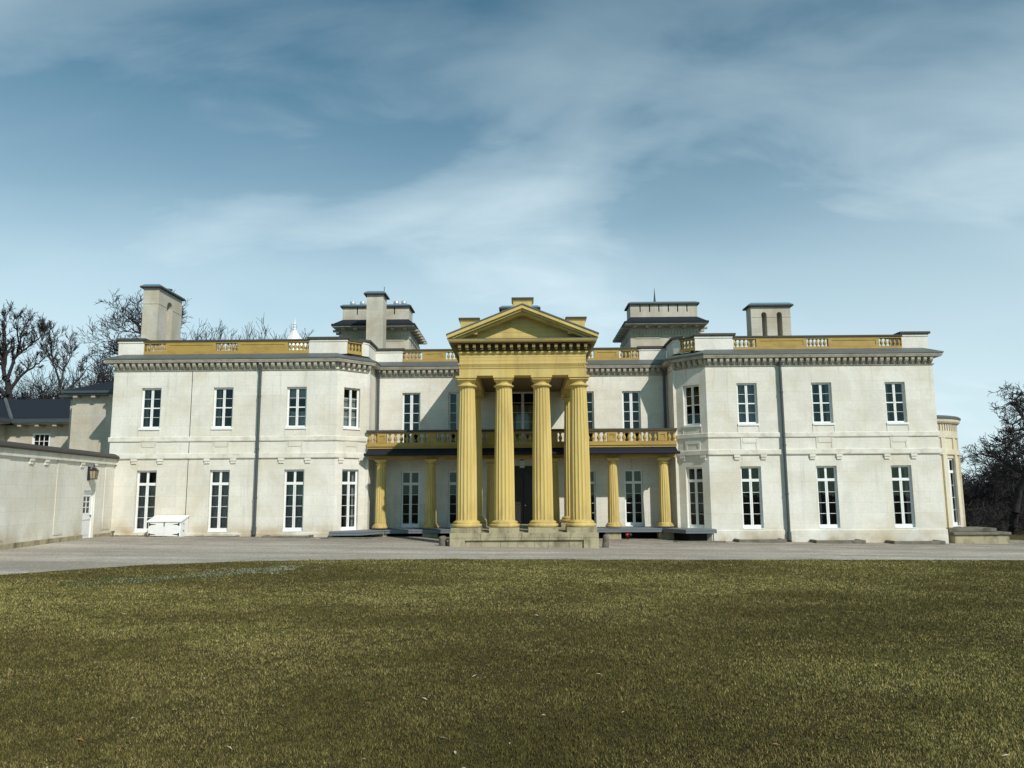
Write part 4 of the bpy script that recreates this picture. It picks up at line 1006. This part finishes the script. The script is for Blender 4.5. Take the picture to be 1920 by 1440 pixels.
# lantern on the wall
p = w0 + wd * 2.42 + Vector((1, .111)).normalized() * .0
t = thing('wall_lantern', 'lit black iron lantern bracketed on the garden wall above the white door', 'lantern', (p.x, p.y, 2.75), None, wang)
mb = MB(); mb.box(-.10, .001, .0, .10, .03, .52); mb.box(-.02, .03, .48, .02, .24, .51); mb.box(-.02, .03, .03, .02, .24, .05); mb.build('bracket', BLACK, t)
mb = MB(); mb.frustum((-.085, .115, .085, .285), (-.115, .085, .115, .315), .06, .36); mb.build('glass', LAMPG, t)
mb = MB()
for q in (-1, 1):
    for r_ in (-1, 1): mb.tube([(q * .09, .2 + r_ * .09, .05), (q * .12, .2 + r_ * .12, .37)], .011, 5)
mb.box(-.10, .10, .03, .10, .30, .058)
for q in (0,): mb.tube([(0, .112, .06), (0, .082, .36)], .007, 4); mb.tube([(0, .288, .06), (0, .318, .36)], .007, 4); mb.tube([(.088, .2, .06), (.118, .2, .36)], .007, 4); mb.tube([(-.088, .2, .06), (-.118, .2, .36)], .007, 4)
mb.frustum((-.14, .06, .14, .34), (-.05, .15, .05, .25), .365, .47); mb.lathe([(.05, .47), (.03, .52), (.04, .55), (.02, .58), (.005, .63)], 0, .2, 8); mb.build('frame', BLACK, t)
mb = MB(); mb.lathe([(.01, .10), (.03, .14), (.03, .20), (.005, .25)], 0, .2, 8); mb.build('bulb', BULB, t)
# small pipe stub at the corner
mb = MB(); gz = ground_z(-16.6, -.6); mb.tube([(0, 0, -.05), (0, 0, .20)], .035, 8); mb.tube([(-.06, 0, .2), (.06, 0, .2)], .03, 8)
tag(mb.build('pipe_stub', CONC, None, False, (-16.35, -1.0, gz)), 'short grey pipe stub by the wall corner right of the white garden door', 'pipe')

# ------------------------------------------------------------------ service buildings behind the wall
def push(m_):      # the block stands well back from the front of the wing
    m_.v = [(x if x > -17.3 else x * 1.047 - .02, y + 1.6, 2.2 + (z - 2.2) * 1.047) for x, y, z in m_.v]; return m_
t = thing('service_block', 'tall rendered service block with slate hip roof tucked behind the left wing', 'building', (-18.5, 3, 0))
def rel(m_, o): m_.v = [(x - o[0], y - o[1], z - o[2]) for x, y, z in m_.v]; return m_
O = (-18.5, 3, 0)
mb = MB(); mb.box(-19.78, 1.4, 0, -17.26, 7, 6.52); mb.box(-20.55, 2.6, 0, -19.781, 6.5, 6.52); rel(push(mb), O).build('wall', STUCCO2, t)
mb = MB()
mb.frustum((-20.02, .95, -17.26, 7.4), (-18.0, 3.2, -17.26, 5.2), 6.70, 7.62, 0); mb.box(-20.05, .92, 6.60, -17.26, 7.43, 6.699, 1); mb.box(-20.0, 1.0, 6.521, -17.26, 7.3, 6.599, 1)
mb.frustum((-20.85, 2.2, -20.021, 6.9), (-20.1, 3.2, -20.021, 5.9), 6.66, 6.86, 0); mb.box(-20.87, 2.18, 6.58, -20.051, 6.92, 6.659, 1)
ro = rel(push(mb), O).build('roof', [SLATE, IRON], t)
for x in (-19.5, -18.7, -17.9):
    mb = MB(); mb.box(x - .09, 1.05, 6.41, x + .09, 1.399, 6.52); rel(push(mb), O).build('eave_bracket', CORN, ro)
mb = MB(); nx = -17.78; mb.tube([(nx - .2, 1.39, 4.55), (nx - .2, 1.39, 5.75)] + [(nx - .2 * math.cos(math.pi * i / 8), 1.39, 5.75 + .2 * math.sin(math.pi * i / 8)) for i in range(1, 9)] + [(nx + .2, 1.39, 4.55)], .022, 5)
mb.prism_xz(arch_poly(nx, .185, 4.55, 5.75), 1.385, 1.3995); rel(push(mb), O).build('niche', CORN, t)
mb = MB(); mb.box(-19.80, 1.36, 3.95, -17.26, 1.399, 4.02); mb.box(-19.79, 1.37, 0, -17.26, 1.3995, 3.949); rel(push(mb), O).build('base_course', STUCCO2, t)

O = (-24, 8, -.45)
t = thing('outbuilding', 'low service range with dark slate roof and small white window beyond the garden wall', 'building', (-24, 8, 0))
mb = MB(); mb.wall((-26.4, 7.0), (-19.9, 7.0), -.45, 5.3, [(26.4 - 25.05, 26.4 - 24.12, 4.1, 4.88)]); mb.wall((-26.4, -1), (-26.4, 7.0), -.45, 5.3, []); mb.wall((-19.9, 7), (-19.9, 12), -.45, 5.3, []); mb.wall((-34, -1), (-26.4, -1), -.45, 5.3, [])
rel(mb, O).build('wall', [STUCCO2, DARK], t, recalc=False)
mb = MB()
mb.prism_yz([(6.35, 5.42), (6.35, 5.55), (9.9, 7.0), (13.4, 5.55), (13.4, 5.42)], -28.5, -19.7, 0); mb.box(-25.7, 6.30, 5.36, -19.65, 6.349, 5.56, 1)
mb.prism_xz([(-25.75, 5.42), (-25.75, 5.55), (-28.6, 7.0), (-31.5, 5.55), (-31.5, 5.42)], -1.6, 10.0, 0); mb.box(-25.749, -1.6, 5.36, -25.70, 6.3, 5.56, 1)
mb.box(-25.72, 6.40, 5.302, -19.72, 12, 5.358, 2); mb.box(-27, -1.5, 5.302, -25.78, 6.3, 5.358, 2)
mb.tube([(-25.78, 6.36, 5.60), (-28.55, 9.85, 7.02)], .09, 6, 3)
ro = rel(mb, O).build('roof', [SLATE, IRON, CORN, LEAD], t)
for i in range(7):
    x = -25.4 + i * .9; mb = MB(); mb.box(x - .10, 6.42, 5.19, x + .10, 6.999, 5.30); rel(mb, O).build('eave_bracket', CORN, ro)
mb = MB(); a0, a1, z0, z1, y0 = -25.05, -24.12, 4.1, 4.88, 7.02
mb.box(a0, y0, z0, a0 + .12, y0 + .06, z1); mb.box(a1 - .08, y0, z0, a1, y0 + .06, z1); mb.box(a0 + .12, y0, z1 - .08, a1 - .08, y0 + .06, z1); mb.box(a0 - .03, y0 - .06, z0 - .05, a1 + .03, y0 + .06, z0)
for q in (1, 2): x = a0 + .12 + (a1 - a0 - .2) * q / 3; mb.box(x - .015, y0 + .01, z0, x + .015, y0 + .05, z1 - .08)
mb.box(a0 + .12, y0 + .011, z0 + .36, a1 - .08, y0 + .049, z0 + .385)
w_ = rel(mb, O).build('window', WHITE, t); mb = MB(); mb.box(a0 + .1, y0 + .03, z0, a1 - .06, y0 + .034, z1); rel(mb, O).build('pane', GLASS, w_)

t = thing('cupola', 'white pointed cupola with turned finial showing above the left wing balustrade', 'cupola', (-13.25, 12, 8.1))
mb = MB(); mb.lathe([(.72, -.05), (.72, 2.5)], 0, 0, 8); mb.build('drum', WHITE, t)
mb = MB(); mb.lathe([(.84, 2.50), (.84, 2.56), (.60, 2.84), (.34, 3.20), (.14, 3.52), (.10, 3.60)], 0, 0, 8); ro = mb.build('roof', WHITE, t)
mb = MB(); mb.lathe([(.10, 3.6), (.13, 3.62), (.08, 3.66), (.08, 3.74), (.13, 3.77), (.07, 3.81), (.07, 3.88), (.11, 3.91), (.05, 3.95), (.03, 4.1), (.003, 4.32)], 0, 0, 10); mb.build('finial', WHITE, ro)

# ------------------------------------------------------------------ bare trees
def tube_mesh(segs, name, m, sides=4):
    S = np.array(segs, dtype=np.float64)            # p0(3) p1(3) r0 r1
    n = len(S); p0, p1, r0, r1 = S[:, :3], S[:, 3:6], S[:, 6], S[:, 7]
    d = p1 - p0; d /= np.linalg.norm(d, axis=1)[:, None] + 1e-9
    ref = np.where(np.abs(d[:, 2:3]) < .9, np.array([[0, 0, 1.]]), np.array([[1., 0, 0]]))
    a = np.cross(d, ref); a /= np.linalg.norm(a, axis=1)[:, None]; b = np.cross(d, a)
    V = np.zeros((n, 2 * sides, 3))
    for k in range(sides):
        t_ = 2 * np.pi * k / sides; o = a * np.cos(t_) + b * np.sin(t_)
        V[:, k] = p0 + o * r0[:, None]; V[:, sides + k] = p1 + o * r1[:, None]
    q = np.array([[k, (k+1) % sides, sides + (k+1) % sides, sides + k] for k in range(sides)])
    Fc = (np.arange(n)[:, None, None] * 2 * sides + q[None]).reshape(-1)
    me = bpy.data.meshes.new(name); me.vertices.add(n * 2 * sides); me.vertices.foreach_set('co', V.reshape(-1))
    nf = n * sides; me.loops.add(nf * 4); me.loops.foreach_set('vertex_index', Fc.astype(np.int32))
    me.polygons.add(nf); me.polygons.foreach_set('loop_start', np.arange(0, nf * 4, 4, dtype=np.int32)); me.polygons.foreach_set('loop_total', np.full(nf, 4, dtype=np.int32))
    me.polygons.foreach_set('use_smooth', [True] * nf); me.update(); me.materials.append(m); return me
def bare_tree(x, y, h, label, spread=.55, trunk_h=.3, seed=1, bark=BARK, r=None, lean=(0, 0), gnarl=.16, levels=6, upward=.10, group=None, minr=.016, kids=(2, 4), zb=None, droop=0):
    rnd = random.Random(seed); r = r or h * .024; trunk = []; crown = []
    z0 = ground_z(x, y) if zb is None else zb
    def grow(p, d, L, rad, lev):
        n = 4 if lev < 3 else 3; q = p.copy(); dd = d.copy(); pts = [(q.copy(), rad)]
        re = max(minr, rad * (.62 if lev else .72))
        for i in range(n):
            dd = (dd + Vector((rnd.gauss(0, gnarl), rnd.gauss(0, gnarl), rnd.gauss(0, gnarl * .6) + (upward if lev < 4 or droop == 0 else -droop)))).normalized()
            q2 = q + dd * (L / n); ra = rad + (re - rad) * i / n; rb = rad + (re - rad) * (i + 1) / n
            (trunk if lev == 0 else crown).append((*q, *q2, ra, rb)); q = q2; pts.append((q.copy(), rb))
        if lev >= levels: return
        k = rnd.randint(*kids) + (2 if lev < 1 else 1 if lev < 3 else 0)
        for j in range(k):
            if j == 0: t_ = len(pts) - 1
            else: t_ = rnd.randint(max(1, len(pts) // 2 - (1 if lev else 0)), len(pts) - 1)
            pt, pr = pts[t_]; ang = rnd.uniform(0, 2 * math.pi)
            side = dd.orthogonal().normalized(); side.rotate(Matrix.Rotation(ang, 3, dd))
            sprd = (.25 if j == 0 else spread * rnd.uniform(.7, 1.35))
            nd_ = (dd * math.cos(sprd) + side * math.sin(sprd)).normalized()
            grow(pt, nd_, L * rnd.uniform(.62, .86) * (1.0 if lev else (1 - trunk_h) / trunk_h * .42), max(minr, pr * (.85 if j == 0 else rnd.uniform(.5, .72))), lev + 1)
    grow(Vector((0, 0, 0)), Vector((lean[0], lean[1], 1)).normalized(), h * trunk_h, r, 0)
    top = sorted(s[5] for s in crown)[int(len(crown) * .992)]; k = h / top
    sc_ = lambda L_: [(s[0]*k, s[1]*k, s[2]*k, s[3]*k, s[4]*k, s[5]*k, s[6], s[7]) for s in L_]
    t = thing('bare_tree', label, 'tree', (x, y, z0), group)
    link('trunk', tube_mesh(sc_(trunk), 'trunk', bark, 10), t); link('crown', tube_mesh(sc_(crown), 'crown', bark, 3), t)
    return t
GL = 'bare trees behind the left wing'
T_ = bare_tree
def guided_tree(x, y, label, trunk_pts, r0, limbs, group, seed, twig=1.0, dens=.45, up_=.25, minr=.011, bark=BARK, rl=None, depth=.9, levels=3, gn=.16):
    """a bare tree whose main limbs follow given (x, z) lines; depth wanders, twigs branch off on their own"""
    rnd = random.Random(seed); zg = ground_z(x, y); T, C_ = [], []
    def smooth(pts, y0, r_a, r_b, store):
        P = [Vector((px_, 0, pz_)) for px_, pz_ in pts]; out = []; yy = y0; dy = rnd.gauss(0, depth)
        tot = sum((P[i+1] - P[i]).length for i in range(len(P) - 1)); acc = 0
        for i in range(len(P) - 1):
            a, b = P[i], P[i+1]; pa = P[i-1] if i else a - (b - a); pb = P[i+2] if i + 2 < len(P) else b + (b - a)
            n = max(2, int((b - a).length / .28))
            for j in range(n + (1 if i == len(P) - 2 else 0)):
                t = j / n; q = .5 * ((2*a) + (b - pa)*t + (2*pa - 5*a + 4*b - pb)*t*t + (3*a - pa - 3*b + pb)*t*t*t)
                f = (acc + (b - a).length * t) / tot; w = .018 * (1 + 2 * f)
                out.append((Vector((q.x + rnd.gauss(0, w), y0 + dy * f * min(2.2, tot) + rnd.gauss(0, w), q.z + rnd.gauss(0, w))), r_a + (r_b - r_a) * f))
            acc += (b - a).length
        for (p, ra), (q, rb) in zip(out, out[1:]): store.append((p.x - x, p.y - y, p.z - zg, q.x - x, q.y - y, q.z - zg, ra, rb))
        return out
    def twigs(p, d, L, r, lev):
        q = p.copy(); dd = d.copy(); n = 3
        for i in range(n):
            dd = (dd + Vector((rnd.gauss(0, gn), rnd.gauss(0, gn), rnd.gauss(0, gn) + up_ * .25))).normalized(); q2 = q + dd * (L / n)
            ra = max(minr, r * (1 - .22 * i)); rb = max(minr, r * (1 - .22 * (i + 1)))
            C_.append((q.x - x, q.y - y, q.z - zg, q2.x - x, q2.y - y, q2.z - zg, ra, rb)); q = q2
            if lev < levels:
                for _ in range(rnd.choice((1, 1, 2))):
                    side = dd.orthogonal().normalized(); side.rotate(Matrix.Rotation(rnd.uniform(0, 6.28), 3, dd)); a = rnd.uniform(.35, .95)
                    twigs(q, (dd * math.cos(a) + side * math.sin(a)).normalized(), L * rnd.uniform(.5, .8), max(minr, r * .6), lev + 1)
    st = smooth(trunk_pts, y, r0, r0 * .62, T)
    rl = rl or r0 * .55
    for l in limbs:
        near = min(st, key=lambda s_: (s_[0].x - l[0][0])**2 + (s_[0].z - l[0][1])**2)
        o = smooth(l, near[0].y, min(near[1], rl), .02, C_); st += o
        for (p, ra), (q, rb) in zip(o[2:], o[3:]):
            if rnd.random() < dens or q is o[-1][0]:
                d = (q - p).normalized(); side = d.orthogonal().normalized(); side.rotate(Matrix.Rotation(rnd.uniform(0, 6.28), 3, d)); a = rnd.uniform(.4, 1.1)
                twigs(q, (d * math.cos(a) + side * math.sin(a) + Vector((0, 0, up_))).normalized(), twig * rnd.uniform(.5, 1.1), max(minr, rb * .55), 0)
    t = thing('bare_tree', label, 'tree', (x, y, zg), group)
    link('trunk', tube_mesh(T, 'trunk', bark, 10), t); link('crown', tube_mesh(C_, 'crown', bark, 4), t)
    return t
guided_tree(-37.2, 25, 'broad bare tree with upright twigs standing behind the low slate roof at far left',
    [(-37.2, .8), (-37.2, 5), (-37.25, 9.49), (-37.38, 10.71)], .30,
    [[(-37.38, 10.71), (-37.74, 11.94), (-38.23, 12.98), (-38.43, 14.16), (-38.68, 14.74)], [(-37.74, 11.94), (-38.87, 12.72), (-39.41, 13.09), (-39.62, 13.66)],
     [(-37.47, 11.0), (-37.4, 12.56), (-37.47, 13.69), (-37.59, 14.78), (-37.53, 15.09)], [(-37.3, 10.5), (-36.89, 12.24), (-36.03, 12.96), (-35.28, 13.77), (-35.11, 13.93)],
     [(-36.89, 12.24), (-36.93, 13.27), (-37.06, 14.26), (-36.9, 14.82)], [(-36.51, 12.55), (-36.38, 13.53), (-36.12, 14.09), (-35.95, 14.5)], [(-37.71, 11.64), (-38.35, 11.95), (-39.01, 12.57), (-39.27, 14.33)],
     [(-37.3, 9.6), (-36.6, 10.8), (-35.8, 11.4), (-35.0, 12.2)], [(-37.3, 9.2), (-38.4, 10.3), (-39.4, 10.9), (-40.2, 12.0)]], GL, 11, .74, 1.0, .7, .011, gn=.12)
guided_tree(-33.3, 25, 'slim bare tree rising right of the broad one behind the low slate roof',
    [(-33.3, .8), (-33.28, 5), (-33.28, 8.76), (-33.35, 9.92)], .17,
    [[(-33.35, 9.92), (-33.81, 11.19), (-33.86, 12.22), (-34.08, 12.78), (-34.22, 13.25)], [(-33.31, 9.92), (-33.27, 11.44), (-33.13, 12.26), (-32.98, 13.13)], [(-33.81, 11.19), (-34.37, 11.91), (-34.57, 12.53)],
     [(-33.27, 11.44), (-33.58, 12.21), (-33.7, 13.14)], [(-33.13, 12.26), (-32.71, 12.93), (-32.58, 13.23)], [(-33.3, 9.4), (-32.6, 10.6), (-32.2, 11.8)]], GL, 5, .74, 1.0, .8, .011, BARK2, gn=.12)
guided_tree(-25.6, 18, 'tall spreading bare tree leaning left behind the arched left chimney',
    [(-25.3, .6), (-25.45, 5), (-25.62, 9.88), (-25.82, 11.82), (-25.91, 12.73)], .28,
    [[(-25.91, 12.73), (-26.59, 13.34), (-27.36, 13.77), (-28.2, 13.97), (-28.72, 13.89)], [(-25.91, 12.73), (-26.46, 13.64), (-27.11, 14.41), (-27.96, 14.88), (-28.38, 14.42)],
     [(-25.87, 12.58), (-26.01, 13.64), (-26.36, 14.48), (-26.71, 15.25)], [(-25.87, 12.58), (-25.62, 13.48), (-25.76, 14.4), (-25.96, 15.32)], [(-25.86, 12.43), (-25.25, 13.48), (-25.16, 14.39), (-25.35, 15.16)],
     [(-26.9, 13.5), (-27.56, 14.42), (-27.9, 15.0)], [(-25.82, 11.82), (-26.81, 12.13), (-27.78, 12.22), (-28.34, 12.68)], [(-25.79, 11.37), (-26.93, 11.76), (-28.13, 11.84), (-28.77, 11.4)],
     [(-25.76, 10.92), (-26.73, 10.93), (-27.61, 10.79), (-28.52, 10.95)], [(-25.6, 10), (-26.6, 10.2), (-27.5, 9.8), (-28.3, 9.7)]], GL, 23, 1.12, .92, .3, .011, gn=.13)
T_(-27.6, 17, 10.4, 'crooked bare tree between the slate roof and the left wing cornice', .60, .32, 31, BARK, .22, (.08, 0), .17, 6, .06, GL, .012)
T_(-22.2, 24, 13.6, 'dense twiggy bare tree directly right of the arched left chimney', .58, .32, 41, BARK, .30, (0, 0), .14, 7, .06, GL, .013)
T_(-19.9, 24, 13.3, 'rounded bare tree showing above the middle of the left balustrade', .58, .34, 47, BARK, .26, (.03, 0), .14, 7, .06, GL, .013)
T_(-18.4, 25, 13.6, 'thin forked sapling crown poking above the left balustrade', .40, .5, 53, BARK2, .12, (.06, 0), .10, 5, .08, GL, .012)
T_(-16.6, 25, 13.3, 'sparse small crown with one straight leader just left of the white cupola', .55, .55, 59, BARK2, .11, (0, 0), .10, 5, .05, GL, .012)
T_(-40.9, 26, 10.8, 'dark bare tree cut by the left edge of the view', .48, .32, 61, BARK, .32, (0, 0), .12, 7, .11, GL, .013)
T_(-38.5, 36, 12.2, 'dim bare tree deeper in the wood behind the broad leftmost tree', .5, .32, 67, BARK, .26, (0, 0), .12, 6, .10, GL, .016)
T_(-35.5, 33, 12.0, 'low bushy bare tree filling the gap behind the slim tree', .58, .28, 71, BARK2, .22, (0, 0), .14, 6, .08, GL, .015)
T_(-31.2, 30, 11.8, 'low bare tree just above the service block roof', .58, .28, 73, BARK2, .22, (0, 0), .14, 6, .08, GL, .015)
T_(-43.5, 38, 11.4, 'dim bare tree deep in the wood at the far left edge', .5, .32, 131, BARK, .24, (0, 0), .12, 6, .10, GL, .016)
T_(-41.0, 33, 11.6, 'low dim bare tree filling the wood left of the broad tree trunk', .56, .28, 137, BARK, .22, (0, 0), .13, 6, .09, GL, .015)
T_(-33.2, 40, 12.4, 'faint distant bare tree seen between the slim tree and the service block', .5, .3, 139, BARK2, .22, (0, 0), .13, 6, .09, GL, .016)
GR = 'bare trees right of the house'
guided_tree(25.1, 8.5, 'gnarled orchard tree with arching limbs, nearest tree right of the house',
    [(25.12, -0.28), (25.08, 1.07), (25.11, 2.44), (25.31, 3.47), (25.46, 4.51)], .21,
    [[(25.46, 4.51), (25.45, 4.92), (25.36, 5.38), (25.12, 5.84), (25.06, 6.5), (25.2, 6.89), (25.13, 7.0)], [(25.12, 5.84), (24.8, 6.15), (24.41, 6.37), (23.92, 6.37), (23.55, 6.13)],
     [(25.36, 5.38), (24.89, 5.59), (24.4, 5.53), (23.82, 5.28), (23.35, 5.01)], [(25.45, 4.89), (25.1, 4.89), (24.77, 5.09), (24.36, 5.07), (23.79, 4.97)],
     [(25.4, 4.71), (25.07, 4.87), (24.6, 4.69), (24.2, 4.51), (23.67, 4.33), (23.28, 4.31)], [(25.46, 4.51), (25.71, 5.06), (25.99, 5.48), (26.12, 6.11), (26.11, 6.36), (26.45, 6.6)],
     [(25.3, 5.5), (25.58, 5.9), (25.45, 6.33), (25.33, 6.61)], [(25.99, 5.48), (26.41, 5.55), (26.86, 5.82)], [(24.24, 4.51), (24.57, 4.37), (24.7, 3.95)],
     [(25.16, 2.95), (24.81, 3.3), (24.37, 3.71), (23.91, 3.96), (23.42, 3.89)], [(25.71, 5.06), (26.2, 5.2), (26.71, 5.05)]], GR, 83, .58, .7, .14, .009, BARK, .115, .5, 3, .26)
T_(28.4, 11, 5.6, 'dark trunked bare tree cut by the right edge of the view', .74, .40, 89, BARK, .14, (-.10, 0), .2, 6, .02, GR, .012)
T_(23.3, 19, 3.6, 'low tangled bare tree close behind the round bow', .8, .3, 97, BARK, .14, (0, 0), .2, 6, .02, GR, .015)
T_(27.0, 22, 4.3, 'shadowy bare tree behind the gnarled orchard tree', .7, .3, 101, BARK, .18, (0, 0), .18, 6, .03, GR, .016)
T_(31.5, 18, 5.0, 'bare tree filling the far right edge behind the other trunks', .7, .3, 103, BARK, .2, (0, 0), .18, 6, .03, GR, .015)
def thicket(name, label, x0, x1, y0, y1, h0, h1, n, seed, r=.02, m=BARK):
    rnd = random.Random(seed); segs = []
    for i in range(n):
        x, y = rnd.uniform(x0, x1), rnd.uniform(y0, y1); h = rnd.uniform(h0, h1); p = Vector((x, y, ground_z(x, y))); d = Vector((rnd.gauss(0, .3), rnd.gauss(0, .3), 1)).normalized()
        for k in range(4):
            q = p + d * (h / 4); segs.append((*p, *q, r * (1.3 - .25*k), r * (1.3 - .25*(k+1))))
            for j in range(4):
                e = Vector((rnd.gauss(0, .8), rnd.gauss(0, .8), rnd.gauss(.35, .5))) * h * .16; segs.append((*q, *(q + e), r * .6, r * .35))
                e2 = e * .6 + Vector((rnd.gauss(0, .5), rnd.gauss(0, .5), rnd.gauss(.1, .4))) * h * .12; segs.append((*(q + e * .6), *(q + e2 + e * .5), r * .5, r * .3))
            p = q; d = (d + Vector((rnd.gauss(0, .25), rnd.gauss(0, .25), .1))).normalized()
    o = link(name, tube_mesh(segs, name, m, 3)); tag(o, label, 'undergrowth', kind='stuff')
thicket('undergrowth', 'dark leafless brushwood filling the ground under the trees right of the house', 19.5, 48, 14, 32, 1.4, 3.6, 1700, 5, .035)
thicket('undergrowth', 'low dark brush along the edge of the wood beside the stone terrace', 21.5, 44, 7, 14, .5, 1.5, 700, 15, .025)
thicket('undergrowth', 'leafless brushwood behind the slate roofs on the left', -58, -24, 32, 50, 6.0, 11.5, 620, 6, .03)
